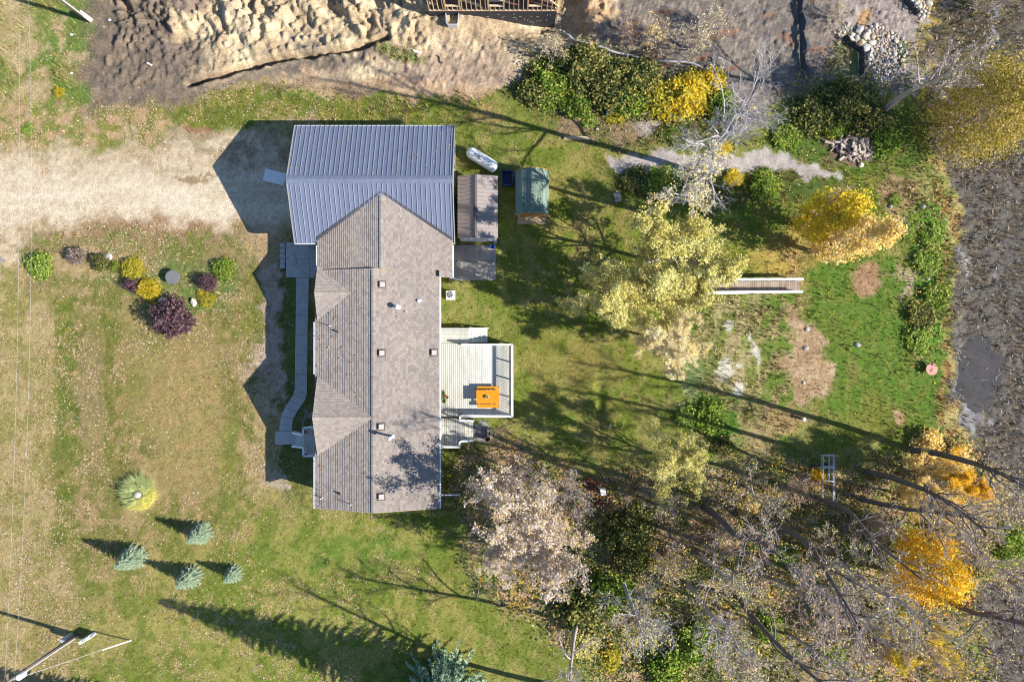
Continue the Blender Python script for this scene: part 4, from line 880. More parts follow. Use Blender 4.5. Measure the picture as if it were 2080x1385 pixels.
for s, q in ((.6, .03), (-.62, .05)): b = MB(); b.lathe(mid + z * s + Vector((0, 0, r_ - .01)), [(q, 0), (q, .05)], 10); b.build('fitting', M['flash'], t)
for s in (-.75, .75): b = MB(); b.box(mid + z * s - Vector((0, 0, .6)), (.12, .75, .35), math.atan2(d.y, d.x)); b.build('saddle', M['stone_b'], t)
# air conditioner
c = P(913.5, 598.5, .75); t = empty('air_conditioner', (c.x, c.y, 0), 'square white air conditioner with round black fan grille beside the house wall', 'air conditioner')
b = MB(); b.box((c.x, c.y, .4), (.62, .62, .7), bev=.03); b.box((c.x, c.y, .04), (.75, .75, .08)); b.build('cabinet', M['white'], t)
b = MB(); b.lathe((c.x, c.y, .75), [(.25, 0), (.25, .01)], 20); b.build('fan_opening', M['dark'], t)
for k in range(4): b = MB(); an = k * 1.57 + .4; b.bar((c.x, c.y, .775), (c.x + .2 * math.cos(an), c.y + .2 * math.sin(an), .775), .09, .008); b.build('fan_blade', M['galv'], t)
b = MB()
for r2 in (.08, .16, .24):
    b.path([(c.x + r2 * math.cos(k * .5236), c.y + r2 * math.sin(k * .5236), .79) for k in range(13)], .006, 4)
b.build('grille', M['galv'], t)
# blue bucket, blue bin, flat board, mat
c = P(1000.5, 501.5, .3); t = empty('bucket', (c.x, c.y, .09), 'bright blue bucket on the corner of the concrete patio', 'bucket')
b = MB(); b.lathe((c.x, c.y, .09), [(.13, 0), (.17, .34), (.185, .34), (.185, .37), (.155, .37), (.12, .04)], 16); b.build('body', M['bucket_blue'], t)
b = MB(); b.path([(c.x + .18 * math.cos(k), c.y + .18 * math.sin(k), .38 + .05 * math.sin(k)) for k in np.linspace(0, 3.14, 8)], .008, 4); b.build('handle', M['galv'], t)
c = P(1030, 362, .5); t = empty('bin', (c.x, c.y, 0), 'dark blue open-topped bin in the shade between the two sheds', 'bin')
b = MB()
for dx_, dy_, sx_, sy_ in ((-.4, 0, .05, 1.15), (.4, 0, .05, 1.15), (0, -.57, .8, .05), (0, .57, .8, .05)): b.box((c.x + dx_, c.y + dy_, .33), (sx_, sy_, .62), .0)
b.box((c.x, c.y, .05), (.76, 1.1, .06)); b.build('tub', M['bin_blue'], t)
b = MB()
for dx_, dy_, sx_, sy_ in ((-.42, 0, .1, 1.24), (.42, 0, .1, 1.24), (0, -.58, .84, .1), (0, .58, .84, .1)): b.box((c.x + dx_, c.y + dy_, .655), (sx_, sy_, .05))
b.build('rim', M['bin_blue'], t)
c = P(558, 360, .08); b = MB(); b.box(c, (1.75, 1.0, .06), R(-14)); b.box(c + Vector((0, 0, .035)), (1.55, .8, .02), R(-14)); tag(b.build('board', M['white'], loc=tuple(c)), 'flat pale rectangular board lying on the gravel by the garage', 'board')
c = P(594, 527, .08); b = MB(); b.box(c + Vector((0, 0, .0)), (.56, .85, .025), R(8)); b.box(c + Vector((0, 0, .015)), (.42, .7, .012), R(8), mi=1); tag(b.build('doormat', [M['cream'], M['stone_b']], loc=tuple(c)), 'tilted pale mat lying on the concrete entry slab', 'doormat')
# utility poles, wires, pedestal
def pole(px, py, hp, label):
    g = P(px, py, 0); t = empty('utility_pole', tuple(g), label, 'utility pole', 'roadside utility poles'); b = MB(); b.cyl(g, g + Vector((0, 0, hp)), .16, .11, 12); b.build('pole', M['pole_wood'], t, smooth=True)
    b = MB(); b.cyl(g + Vector((.17, -.05, .1)), g + Vector((.13, -.04, hp - 1.5)), .035, n=6); b.build('conduit', M['white'], t)
    b = MB(); b.cyl(g + Vector((-.17, .06, .1)), g + Vector((-.13, .04, hp - 2.5)), .025, n=6); b.build('conduit', M['galv'], t)
    b = MB(); b.bar(g + Vector((-.05, -.6, hp - .5)), g + Vector((-.05, .6, hp - .5)), .09, .11); b.build('crossarm', M['pole_wood'], t)
    for s in (-.5, .5): b = MB(); b.lathe(g + Vector((-.05, s, hp - .44)), [(.04, 0), (.07, .05), (.05, .1), (.06, .14), (.02, .18)], 10); b.build('insulator', M['terracotta'], t)
    b = MB(); b.lathe(g + Vector((.3, 0, hp - 1.7)), [(.2, 0), (.22, .04), (.22, .6), (.15, .68)], 14); b.build('transformer', M['white_metal'], t)
    return t, g
t1, g1 = pole(181, 43, 8.2, 'weathered utility pole by the churned dirt in the top left corner'); t2, g2 = pole(157, 1289, 8.2, 'weathered utility pole with white guy wire in the bottom left corner')
b = MB(); b.box(g2 + Vector((-.5, .0, .55)), (.5, .35, .9), R(30)); b.build('meter_box', M['galv'], t2)
b = MB(); b.box(g1 + Vector((.05, .15, .5)), (.5, .3, 1.0), R(-38)); b.build('meter_box', M['white'], t1)
ga = P(266, 1300, 0); gt = g2 + Vector((0, 0, 7.6)); b = MB(); b.cyl(ga, gt, .014, n=5); b.build('guy_wire', M['galv'], t2); b = MB(); b.cyl(ga, ga.lerp(gt, .26), .05, n=8); b.build('guy_guard', M['white'], t2)
pd = P(178, 1295, .4); t = empty('utility_pedestal', (pd.x, pd.y, 0), 'low white utility pedestal on the lawn beside the guyed pole', 'pedestal'); b = MB(); b.box((pd.x, pd.y, .45), (1.0, .26, .9), R(30), bev=.03); b.build('cabinet', M['white'], t)
for s in (-.08, .1): b = MB(); b.lathe((pd.x + s, pd.y + s * .58, .9), [(.06, 0), (.05, .03)], 8); b.build('lock', M['dark'], t)
for k, (dy_, hh, lab) in enumerate(((.5, 7.95, 'outer overhead wire along the left edge, nearest the picture border'), (-.5, 7.0, 'inner overhead wire along the left edge, nearest the garden bed'))):
    p1 = g1 + Vector((-.05, 0, hh)); p2 = g2 + Vector((-.05, 0, hh)); pts = []
    for i in range(25):
        s = i / 24; q = p1.lerp(p2, s); q.z -= (.9 if k else .6) * 4 * s * (1 - s); pts.append(q)
    ext = p1 + (p1 - p2).normalized() * 14; pts = [ext] + pts + [p2 + (p2 - p1).normalized() * 14]
    b = MB(); b.path(pts, .007, 5); o = b.build('power_line', M['wire'], loc=(p1.x, p1.y, p1.z)); tag(o, lab, 'power line', 'overhead wires')
g = P(10, 529, 0); t = empty('post', tuple(g), 'short post with round grey cap at the left edge beside the driveway', 'post'); b = MB(); b.cyl(g, g + Vector((0, 0, .7)), .06, n=8); b.build('stake', M['pole_wood'], t); b = MB(); b.lathe(g + Vector((0, 0, .55)), [(.2, 0), (.26, .1), (.25, .2), (.1, .28)], 16); b.build('cap', M['ornament'], t)
# drain hose, silt fence, scraps on the building plot
def gpath(pts, up): return [GP(x, y, up) for x, y in pts]
def smoothpts(pts, k=4):
    out = []; n = len(pts)
    for i in range(n - 1):
        p0, p1, p2, p3 = [np.array(pts[min(max(j, 0), n - 1)], float) for j in (i - 1, i, i + 1, i + 2)]
        for s in range(k): u = s / k; out.append(tuple(.5 * (2 * p1 + (p2 - p0) * u + (2 * p0 - 5 * p1 + 4 * p2 - p3) * u * u + (3 * p1 - p0 - 3 * p2 + p3) * u ** 3)))
    return out + [tuple(pts[-1])]
hp_ = smoothpts([(1136, 67), (1143, 73), (1160, 82), (1178, 88), (1205, 95), (1225, 101), (1240, 108), (1260, 113), (1285, 118), (1310, 124), (1340, 128), (1370, 130), (1395, 131), (1412, 137), (1430, 146), (1446, 150), (1456, 149), (1464, 143), (1466, 134), (1462, 124), (1456, 122)])
pts = gpath(hp_, .3); 
for i in range(len(pts)): pts[i].z = max(q.z for q in pts[max(0, i - 2):i + 3])
b = MB(); b.path(pts, .085, 8); tag(b.build('drain_hose', M['hose'], loc=tuple(pts[0])), 'long white corrugated drain hose curving along the shrubs', 'hose')
def fence(name, pts, hgt, wid, label):
    cp = smoothpts(pts, 4); g_ = gpath(cp, 0); t = empty(name, tuple(g_[0]), label, 'silt fence', 'black silt fences'); b = MB(); n = len(g_)
    v = []
    for i, p in enumerate(g_):
        j = min(i + 1, n - 1); k_ = max(i - 1, 0); d_ = (g_[j] - g_[k_]).normalized(); s = Vector((-d_.y, d_.x, 0)) * (1 if Vector((-d_.y, d_.x)).dot((g_[0].x * 0 + 1, 0)) > 0 else -1)
        w_ = wid * (.6 + .4 * math.sin(i * 1.3)) ; v += [p + s * -.1 + Vector((0, 0, .02)), p + s * (w_ * .1) + Vector((0, 0, hgt * .75)), p + s * (w_ * .5) + Vector((0, 0, hgt)), p + s * w_ + Vector((0, 0, hgt * .9))]
    f = []
    for i in range(n - 1):
        for k in range(3): f.append((4 * i + k, 4 * i + k + 1, 4 * i + 5 + k, 4 * i + 4 + k))
    b.add(v, f); b.build('fabric', M['fabric'], t)
    for i in range(0, n, 4): b = MB(); b.cyl(g_[i], g_[i] + Vector((0, 0, hgt + .12)), .025, n=5); b.build('stake', M['log'], t)
fence('silt_fence', [(1620, -20), (1623, 30), (1626, 70), (1627, 110), (1630, 152)], .55, .55, 'long straight black silt fence running down from the top edge')
fence('silt_fence', [(1711, 78), (1722, 90), (1733, 98), (1746, 108), (1747, 122), (1747, 138), (1747, 156)], .6, .25, 'bent black silt fence at the edge of the rock pile')
fence('silt_fence', [(1826, -16), (1838, 6), (1850, 20), (1860, 32)], .5, .3, 'short black silt fence beside pale rocks in the top right')
for (x0_, y0_, x1_, y1_, w_, lab, nm) in ((300, 129, 311, 135, .12, 'short white pipe stub sticking out of the dark churned dirt', 'pipe'), (1145, 281, 1199, 282, .28, 'long pale timber plank lying at the edge of the lawn', 'plank'), (840, 104, 856, 110, .14, 'white scrap board in the weeds by the trench end, upper one', 'plank'), (848, 116, 858, 107, .2, 'wider pale scrap board crossing the other in the weeds', 'plank'), (893, 114, 902, 130, .08, 'thin weathered stick standing out of the bare dirt', 'stick'), (1278, 234, 1322, 231, .14, 'pale narrow plank at the foot of the shrubs', 'plank'), (1145, 227, 1165, 236, .16, 'short tan board on the bare soil by the shrubs', 'plank')):
    a = GP(x0_, y0_, .1); e = GP(x1_, y1_, .16); b = MB(); b.bar(a, e, w_, .07); tag(b.build(nm, M['white' if 'white' in lab else 'door_wood'], loc=tuple(a)), lab, nm)
c = GP(1236, 229, .2); b = MB(); b.box(c, (.62, .5, .4), .1, bev=.08); b.box(c + Vector((0, 0, .22)), (.5, .36, .05), .1, mi=1); tag(b.build('crate', [M['bin_blue'], M['dark']], loc=tuple(c)), 'dark blue crate at the lawn edge below the shrubs', 'crate')
for k, (px, py, lab) in enumerate(((146, 72, 'small white scrap in the weeds, nearest the utility pole'), (146, 150, 'tiny white scrap low in the weeds by the dark dirt'), (223, 42, 'white scrap at the edge of the dark churned dirt'))):
    c = GP(px, py, .04); b = MB(); b.add([c + Vector((-.15, -.05, 0)), c + Vector((.1, -.1, .05)), c + Vector((.16, .08, 0)), c + Vector((-.08, .1, .06)), c + Vector((0, 0, .1))], [(0, 1, 4), (1, 2, 4), (2, 3, 4), (3, 0, 4)]); tag(b.build('scrap', M['white'], loc=tuple(c)), lab, 'scrap')
# boardwalk with white rails
zb = .35
bw = empty('boardwalk', tuple(P(1530, 582, 0)), 'straight plank boardwalk with white rails leading towards the shore', 'boardwalk')
xa, ya = D(1432, 571, zb); xe, yb = D(1624, 593, zb); n = 42; w_ = (xe - xa) / n
for k in range(n):
    b = MB(); b.box((xa + (k + .5) * w_, (ya + yb) / 2 + random.uniform(-.02, .02), zb + random.uniform(-.006, .006)), (w_ - .012 - random.random() * .006, ya - yb, .04)); b.build('plank', M['ramp_wood' if random.random() < .6 else 'ramp_wood_b'], bw)
for yy in (ya - .06, yb + .06): b = MB(); b.box(((xa + xe) / 2, yy, .15), (xe - xa, .06, .3)); b.build('joist', M['ramp_wood_b'], bw)
zr = zb + .75
for (x0_, y0_, x1_, y1_) in ((1436, 568, 1632, 567.2), (1430, 594, 1631, 592.3)):
    a = P(x0_, y0_, zr); e = P(x1_, y1_, zr); b = MB(); b.bar(a, e, .2, .06); b.build('handrail', M['white'], bw); b = MB(); b.bar(a - Vector((0, 0, .32)), e - Vector((0, 0, .32)), .05, .2); b.build('side_board', M['white'], bw)
    for k in range(6): p = a.lerp(e, .02 + .19 * k); b = MB(); b.box((p.x, p.y, zr / 2), (.1, .1, zr - .04)); b.build('post', M['white'], bw)
a = P(1427, 597.5, .3); e = P(1520, 596, .3); b = MB(); b.bar(a, e, .06, .12); b.build('lower_rail', M['white'], bw)
# round pink table by the shore
c = P(1893, 750, .47); t = empty('round_table', (c.x, c.y, gzw(np.array([c.x]), np.array([c.y]))[0]), 'round faded pink table on the grass by the shore', 'table'); b = MB(); b.lathe((c.x, c.y, .4), [(.46, 0), (.48, .02), (.48, .05), (.46, .065)], 28); b.build('table_top', M['pink'], t)
b = MB(); b.cyl((c.x, c.y, -.3), (c.x, c.y, .4), .06, n=10); b.build('pedestal', M['rust'], t)
# aluminium dock frame on two wheels
df = empty('dock_frame', tuple(P(1683, 960, 0)), 'aluminium dock frame with two black wheels standing in the autumn scrub', 'dock frame'); zh = 1.0
for x_ in (1669.5, 1672.5, 1692.3, 1695.3):
    a = P(x_, 923, zh); e = P(x_, 1022, zh); b = MB(); b.bar(a, e, .05, .07); b.build('rail', M['alu'], df)
b = MB(); b.bar(P(1683.8, 925, zh), P(1683.8, 976, zh), .07, .06); b.build('rail', M['alu'], df)
for y_, w_ in ((924.5, .12), (946.8, .08), (950, .1), (977, .06), (1020, .05)): b = MB(); b.bar(P(1671, y_, zh + .03), P(1694, y_, zh + .03), w_, .05); b.build('cross_bar', M['alu'], df)
b = MB(); b.bar(P(1650, 949, .5), P(1675, 947, .9), .05, .05); b.build('axle_arm', M['alu'], df)
for x_ in (1671, 1694):
    for y_ in (926, 1018): a = P(x_, y_, zh); b = MB(); b.cyl((a.x, a.y, -.3), a, .025, n=6); b.build('leg', M['alu'], df)
for x_, y_ in ((1656, 946), (1681, 943)):
    c = P(x_, y_, .35); w = MB(); w.lathe((0, 0, 0), [(.14, -.1), (.33, -.1), (.36, 0), (.33, .1), (.14, .1)], 18); rot = Matrix.Rotation(R(78), 3, 'X'); w.v = [tuple(rot @ Vector(p) + c) for p in w.v]; wh = w.build('wheel', M['dark'], df)
# fire pit bits south of the deck
c = P(995, 881, .35); b = MB()
t = empty('side_table', (c.x, c.y, 0), 'small cream side table with a slot beside the gravel patch', 'table'); b.box((c.x, c.y, .33), (.46, .8, .05), R(-3)); b.build('top', M['cream'], t)
b = MB(); b.box((c.x - .02, c.y + .06, .36), (.12, .3, .012)); b.build('slot', M['rust'], t)
for sx_ in (-.17, .17):
    for sy_ in (-.33, .33): b = MB(); b.box((c.x + sx_, c.y + sy_, .15), (.05, .05, .3)); b.build('leg', M['cream'], t)
c = P(990, 891, .5); b = MB(); b.lathe((c.x, c.y, 0), [(.15, 0), (.2, .5), (.23, .56), (.21, .6), (.16, .56), (.12, .1)], 18); tag(b.build('fire_bowl', M['rust'], loc=(c.x, c.y, 0)), 'dark round steel burner standing next to the cream table', 'burner')
c = P(1223, 995, .5); t = empty('bird_feeder', (c.x, c.y, 0), 'white box feeder on a post among reddish shrubs', 'feeder'); b = MB(); b.box((c.x, c.y, 1.0), (.42, .5, .5), .15); b.build('box', M['white'], t); b = MB(); b.cyl((c.x, c.y, -.3), (c.x, c.y, .8), .04, n=7); b.build('post', M['pole_wood'], t)
c = GP(1628, 850, 0); t = empty('stump_post', tuple(c), 'short post with white top crossed by a trunk shadow', 'post'); b = MB(); b.cyl(c, c + Vector((0, 0, .5)), .12, .1, 9); b.build('post', M['log'], t); b = MB(); b.lathe(c + Vector((0, 0, .5)), [(.16, 0), (.15, .06), (.05, .1)], 10); b.build('cap', M['white'], t)
c = P(350, 563, .55); t = empty('garden_table', (c.x, c.y, 0), 'round grey table in the garden bed', 'table')
b = MB(); b.lathe((c.x, c.y, .48), [(.56, 0), (.58, .03), (.57, .08), (.52, .09)], 26); b.build('table_top', M['ornament'], t); b = MB(); b.cyl((c.x, c.y, 0), (c.x, c.y, .48), .14, .12, 10); b.build('pedestal', M['stone_b'], t)

# ------------------------------------------------------------------ stones
def stone_mesh(seed, sub=2):
    bm = bmesh.new(); bmesh.ops.create_icosphere(bm, subdivisions=sub, radius=1.0); r = np.random.default_rng(seed); k = r.normal(size=(7, 3)); k /= np.linalg.norm(k, axis=1, keepdims=True); off = r.uniform(.7, .95, 7)
    for v in bm.verts:
        p = np.array(v.co)
        for i in range(7):
            s = p @ k[i]
            if s > off[i]: p = p - k[i] * (s - off[i]) * .85
        p[2] *= .72; v.co = p * (1 + .06 * r.normal())
    me = bpy.data.meshes.new('stone'); bm.to_mesh(me); bm.free(); return me
STM = [stone_mesh(s, 1 if s > 3 else 2) for s in range(8)]; SMAT = [M['stone'], M['stone_b'], M['stone_c'], M['stone']]
STV = {}
def stone(name, c, s, mesh=None, m=None, parent=None, seed=None):
    k = random.randrange(8) if mesh is None else mesh; mk = m or random.choice(SMAT); key = (k, mk.name)
    if key not in STV: me = STM[k].copy(); me.materials.clear(); me.materials.append(mk); STV[key] = me
    o = bpy.data.objects.new(name, STV[key]); C.objects.link(o)
    o.location = Vector(c) - (WL[parent.name] if parent else Vector((0, 0, 0))); o.rotation_euler = (random.uniform(-.3, .3), random.uniform(-.3, .3), random.uniform(0, 6.28)); sx_ = random.uniform(.85, 1.2); o.scale = (s * sx_, s / sx_, s * random.uniform(.7, 1))
    if parent: o.parent = parent
    return o
def rockpile(label, polyp, n, smin, smax, bigs=()):
    cx = sum(p[0] for p in polyp) / len(polyp); cy = sum(p[1] for p in polyp) / len(polyp); root = empty('rock_pile', tuple(GP(cx, cy)), label, 'rock pile', 'piles of field stone')
    pts = []
    for px, py, s in bigs: pts.append((px, py, s))
    tries = 0; xs = [p[0] for p in polyp]; ys = [p[1] for p in polyp]
    while len(pts) < n and tries < 20000:
        tries += 1; px = random.uniform(min(xs), max(xs)); py = random.uniform(min(ys), max(ys))
        if sdf(np.array([px]), np.array([py]), polyp)[0] < 0: continue
        s = smin + (smax - smin) * random.random() ** 2.2
        if all((px - q[0]) ** 2 + (py - q[1]) ** 2 > ((s + q[2]) / S * .72) ** 2 for q in pts): pts.append((px, py, s))
    for px, py, s in pts: stone('stone', GP(px, py, s * .28), s, parent=root)
rockpile('heap of pale field stones beside the bent silt fence', [(1690, 70), (1720, 50), (1750, 52), (1800, 58), (1825, 70), (1845, 95), (1838, 130), (1815, 165), (1780, 168), (1765, 140), (1750, 110), (1720, 85), (1700, 90)], 260, .08, .26, [(1726, 83, .42), (1745, 62, .36), (1757, 98, .42), (1748, 90, .38), (1738, 80, .32), (1758, 75, .3), (1766, 120, .34), (1770, 88, .3), (1765, 112, .3), (1724, 128, .2), (1778, 53, .25)])
rockpile('band of large pale stones in the top right beside the marsh', [(1846, -10), (1888, -10), (1890, 12), (1882, 36), (1868, 40), (1862, 24), (1850, 12)], 46, .14, .36)
for px, py, s, lab in ((222, 522, .36, 'white boulder behind the dark shrub at the top of the garden bed'), (333, 611, .36, 'pale boulder behind the big purple bush, the one on the left'), (358, 611, .34, 'pale boulder behind the big purple bush, right of another boulder'), (395, 615, .36, 'cream boulder alone in the grass right of the big purple bush'), (287, 1001, .3, 'white stone in the middle of the round grass mound'), (1741, 700, .24, 'pale grey rock on the bright green grass, nearest the sand patch'), (1748, 336, .24, 'white rock on the grass just below the wood pile'), (1640, 669, .2, 'stone with dark hollow on the sandy patch, upper of three'), (1636, 707, .2, 'dark round stone on the sandy patch, middle of three'), (1632, 777, .17, 'pale flat stone at the bottom of the sandy patch'), (1870, 702, .2, 'pale stone in the leafy bank by the shore'), (1213, 263, .14, 'small grey stone on the soil by the lawn edge'), (1240, 864, .14, 'small pale stone alone on the back lawn'), (1885, 566, .18, 'grey stone among bright green bank weeds'), (1808, 420, .2, 'dark rough stone at the bank near the yellow trees'), (1873, 420, .24, 'grey rough stone on the dry bank by the shore'), (272, 538, .13, 'tiny pale stone right of the yellow-green bush')):
    tag(stone('boulder', GP(px, py, .62 if px == 287 else s * .3), s, m=M['stone_b'] if 'grey' in lab or 'dark' in lab else M['stone']), lab, 'boulder')
fr_ = empty('stone_ring', tuple(GP(1254, 400)), 'small heap of pale stones alone on the back lawn', 'stones')
for k in range(14): a_ = k * .9; rr = .28 * (k % 3) * .6 + .05; stone('stone', GP(1254 + math.cos(a_) * rr / S * .8, 399 + math.sin(a_) * rr / S, .06), random.uniform(.1, .18), parent=fr_)
# wood pile
wp = empty('wood_pile', tuple(GP(1740, 298)), 'heap of cut logs and split wood at the end of the gravel path', 'wood pile')
LP = [(1740, 292, 46, 26)]
for k in range(150):
    an = random.uniform(0, 6.28); rr = random.random() ** .6; px = 1738 + math.cos(an) * rr * 52; py = 298 + math.sin(an) * rr * 26 + (px - 1738) * .05
    L_ = random.uniform(.35, .8); r0 = random.uniform(.05, .15); ang = random.choice([.6, -.9, 1.2, .3, 2.2]) + random.uniform(-.5, .5); z_ = gz(px, py) + .08 + (1 - rr) * random.uniform(.1, .75); p = P(px, py, z_); d_ = Vector((math.cos(ang), math.sin(ang), random.uniform(-.3, .3))) * L_ / 2
    b = MB(); b.cyl(p - d_, p + d_, r0, r0 * random.uniform(.8, 1), 7 if k % 3 else 4); b.build('log', M['log' if k % 3 else 'log_b'], wp)
for a, e in (((1758, 314), (1782, 304)), ((1757, 317), (1782, 308)), ((1786, 312), (1800, 304)), ((1674, 289), (1690, 293)), ((1703, 327), (1713, 320))): b = MB(); b.bar(GP(*a, .15), GP(*e, .2), .2 if a[0] < 1780 else .34, .12); b.build('beam', M['log_b'], wp)
# ------------------------------------------------------------------ vegetation
LM = {
 'cream': leafmat('cream_leaves', alb(246, 230, 196), alb(214, 194, 150), alb(232, 206, 124)),
 'pale_yellow': leafmat('pale_yellow_leaves', alb(244, 228, 160), alb(208, 190, 104), alb(168, 164, 84)),
 'pink': leafmat('pinkish_dry_leaves', alb(236, 220, 206), alb(196, 176, 160), alb(212, 182, 124)),
 'yellow': leafmat('yellow_leaves', alb(250, 214, 74), alb(222, 180, 40), alb(178, 164, 74)),
 'gold': leafmat('golden_leaves', alb(244, 204, 104), alb(220, 180, 104), alb(244, 216, 160)),
 'orange': leafmat('orange_leaves', alb(254, 190, 46), alb(236, 154, 24), alb(252, 214, 90)),
 'olive': leafmat('olive_willow_leaves', alb(190, 166, 66), alb(136, 124, 46), alb(222, 196, 120), boost=1.25),
 'dkgreen': leafmat('dark_green_leaves', alb(96, 106, 58), alb(62, 74, 46), alb(162, 150, 84)),
 'green': leafmat('green_leaves', alb(112, 140, 50), alb(76, 104, 40), alb(170, 176, 84)),
 'lime': leafmat('bright_green_leaves', alb(146, 172, 66), alb(100, 132, 50), alb(196, 204, 110), boost=1.25),
 'ygreen': leafmat('yellow_green_leaves', alb(194, 186, 64), alb(142, 142, 52), alb(226, 204, 84), boost=1.2),
 'brtyellow': leafmat('bright_yellow_shrub_leaves', alb(218, 192, 48), alb(168, 150, 36), alb(236, 212, 90), boost=1.2),
 'purple': leafmat('purple_leaves', alb(104, 80, 88), alb(72, 52, 62), alb(130, 104, 104)),
 'twiggy': leafmat('grey_brown_twigs', alb(150, 132, 124), alb(116, 100, 96), alb(180, 160, 146)),
 'rustl': leafmat('rust_leaves', alb(206, 158, 112), alb(170, 128, 96), alb(226, 192, 140)),
 'red': leafmat('red_leaves', alb(150, 84, 74), alb(126, 76, 68), alb(176, 134, 104)),
 'spruce': leafmat('blue_green_needles', alb(164, 184, 150), alb(122, 146, 118), alb(196, 208, 172), .1, 1.2),
 'bigspruce': leafmat('spruce_needles', alb(120, 146, 118), alb(78, 104, 88), alb(176, 192, 150), .1),
 'grass': leafmat('pale_grass_blades', alb(196, 200, 136), alb(150, 162, 104), alb(220, 210, 110)),
}
def tubes(segs, k):
    # segs: list of (p0, p1, r0, r1) -> verts, quads
    a = np.array([s[0] for s in segs]); b = np.array([s[1] for s in segs]); r0 = np.array([s[2] for s in segs]); r1 = np.array([s[3] for s in segs])
    z = b - a; z /= np.maximum(np.linalg.norm(z, axis=1, keepdims=True), 1e-6); ref = np.where(np.abs(z[:, 2:3]) > .9, np.array([[1., 0, 0]]), np.array([[0, 0, 1.]])); x = np.cross(ref, z); x /= np.linalg.norm(x, axis=1, keepdims=True); y = np.cross(z, x)
    n = len(a); v = np.zeros((n, 2 * k, 3), np.float32); f = np.zeros((n, k, 4), np.int32); base = np.arange(n) * 2 * k
    for i in range(k):
        c, s = math.cos(2 * math.pi * i / k), math.sin(2 * math.pi * i / k); d = x * c + y * s
        v[:, i] = a + d * r0[:, None]; v[:, k + i] = b + d * r1[:, None]; j = (i + 1) % k
        f[:, i] = np.stack([base + i, base + j, base + k + j, base + k + i], 1)
    return v.reshape(-1, 3), f.reshape(-1, 4)
def skeleton(seed, Ht, Rc, first=.28, n1=11, n2=6, n3=5, n4=3, up=.35, lean=(0, 0), r0=None, stems=1, wig=.16):
    r = np.random.default_rng(seed); big = []; twig = []; tips = []
    def branch(p, d, L, ra, rb, nseg, wob, lift, out):
        pts = [p]; d = d / np.linalg.norm(d)
        for i in range(nseg):
            d = d + r.normal(size=3) * wob + np.array([0, 0, lift]); d /= np.linalg.norm(d); q = pts[-1] + d * L / nseg
            t0, t1 = i / nseg, (i + 1) / nseg; out.append((pts[-1], q, ra + (rb - ra) * t0, ra + (rb - ra) * t1)); pts.append(q)
        return pts, d
    def at(pts, t):
        f = t * (len(pts) - 1); i = min(int(f), len(pts) - 2); u = f - i; return pts[i] * (1 - u) + pts[i + 1] * u, (pts[i + 1] - pts[i]) / np.linalg.norm(pts[i + 1] - pts[i])
    def side(d, ang):
        q = r.normal(size=3); q -= d * (q @ d); q /= np.linalg.norm(q); return d * math.cos(ang) + q * math.sin(ang)
    R0 = r0 or .016 * Ht + .03
    for st in range(stems):
        a0 = r.uniform(0, 6.28); d0 = np.array([lean[0] + (.28 * math.cos(a0 + st * 2.4) if stems > 1 else 0), lean[1] + (.28 * math.sin(a0 + st * 2.4) if stems > 1 else 0), 1.0])
        tp, _ = branch(np.array([0, 0, -.25]), d0, Ht, R0, R0 * .22, 9, .06 if stems == 1 else .1, .03, big)
        for i in range(n1):
            t = first + (1 - first) * ((i + r.uniform(-.3, .3)) / n1); t = min(max(t, .12), .98); p, d = at(tp, t); az = i * 2.4 + r.uniform(-.5, .5) + st
            el = r.uniform(.25, .8) + .5 * t; dd = np.array([math.cos(az) * math.cos(el), math.sin(az) * math.cos(el), math.sin(el)])
            L = Rc * (1.15 - .55 * t) * r.uniform(.75, 1.2); rr = R0 * (1 - .78 * t) * .55
            lp, _ = branch(p, dd, L, rr, rr * .25, 5, wig, .04, big)
            for j in range(n2):
                t2 = .2 + .8 * (j + r.uniform(0, 1)) / n2; p2, d2 = at(lp, min(t2, .99)); L2 = L * r.uniform(.3, .5) * (1.15 - .5 * t2)
                l2, _ = branch(p2, side(d2, r.uniform(.5, 1.0)) + np.array([0, 0, .25]), L2, max(rr * .36, .022), .014, 3, .2, .06, big if L2 > 1.2 else twig)
                for k in range(n3):
                    t3 = .2 + .8 * (k + r.uniform(0, 1)) / n3; p3, d3 = at(l2, min(t3, .99)); L3 = L2 * r.uniform(.35, .6)
                    l3, e3 = branch(p3, side(d3, r.uniform(.4, .9)) + np.array([0, 0, up]), L3, .015, .009, 2, .2, .08, twig); tips.append(l3[-1])
                    for m_ in range(n4):
                        p4, d4 = at(l3, r.uniform(.3, 1)); l4, _ = branch(p4, side(d4, r.uniform(.4, .8)) + np.array([0, 0, up]), L3 * r.uniform(.35, .7), .011, .006, 1, .1, 0, twig); tips.append(l4[-1]); tips.append((l4[0] + l4[-1]) / 2)
    return big, twig, np.array(tips), r
TREE = {}
def bare_proto(key, nleaf, lsize, **kw):
    big, twig, tips, r = skeleton(**kw)
    v, f = tubes(big, 5); tm = np_mesh('trunk', v, f, [M['bark']], smooth=True)
    v, f = tubes(twig, 3); n = len(v); mi = [np.zeros(len(f), np.int32)]; col = [np.full((n, 3), .5)]
    if nleaf:
        c = tips[r.integers(0, len(tips), nleaf)] + r.normal(size=(nleaf, 3)) * .11
        lv, lf = rot_cards(c, r.uniform(.55, 1.2, nleaf) * lsize, 1.3, .6, r); cl = r.random((nleaf, 3)); cl[:, 0] = np.clip(.5 + .8 * (vnoise(c[:, 0] * .9 + 9, c[:, 1] * .9 + 9 + c[:, 2], 501) - .5) + .5 * (cl[:, 0] - .5), 0, 1)
        v = np.concatenate([v, lv]); f = np.concatenate([f, lf + n]); mi.append(np.ones(len(lf), np.int32)); col.append(rep(cl, 4))
    cm = np_mesh('crown', v, f, [M['bark'], LM['cream']], np.concatenate(col), np.concatenate(mi)); TREE[key] = (tm, cm)
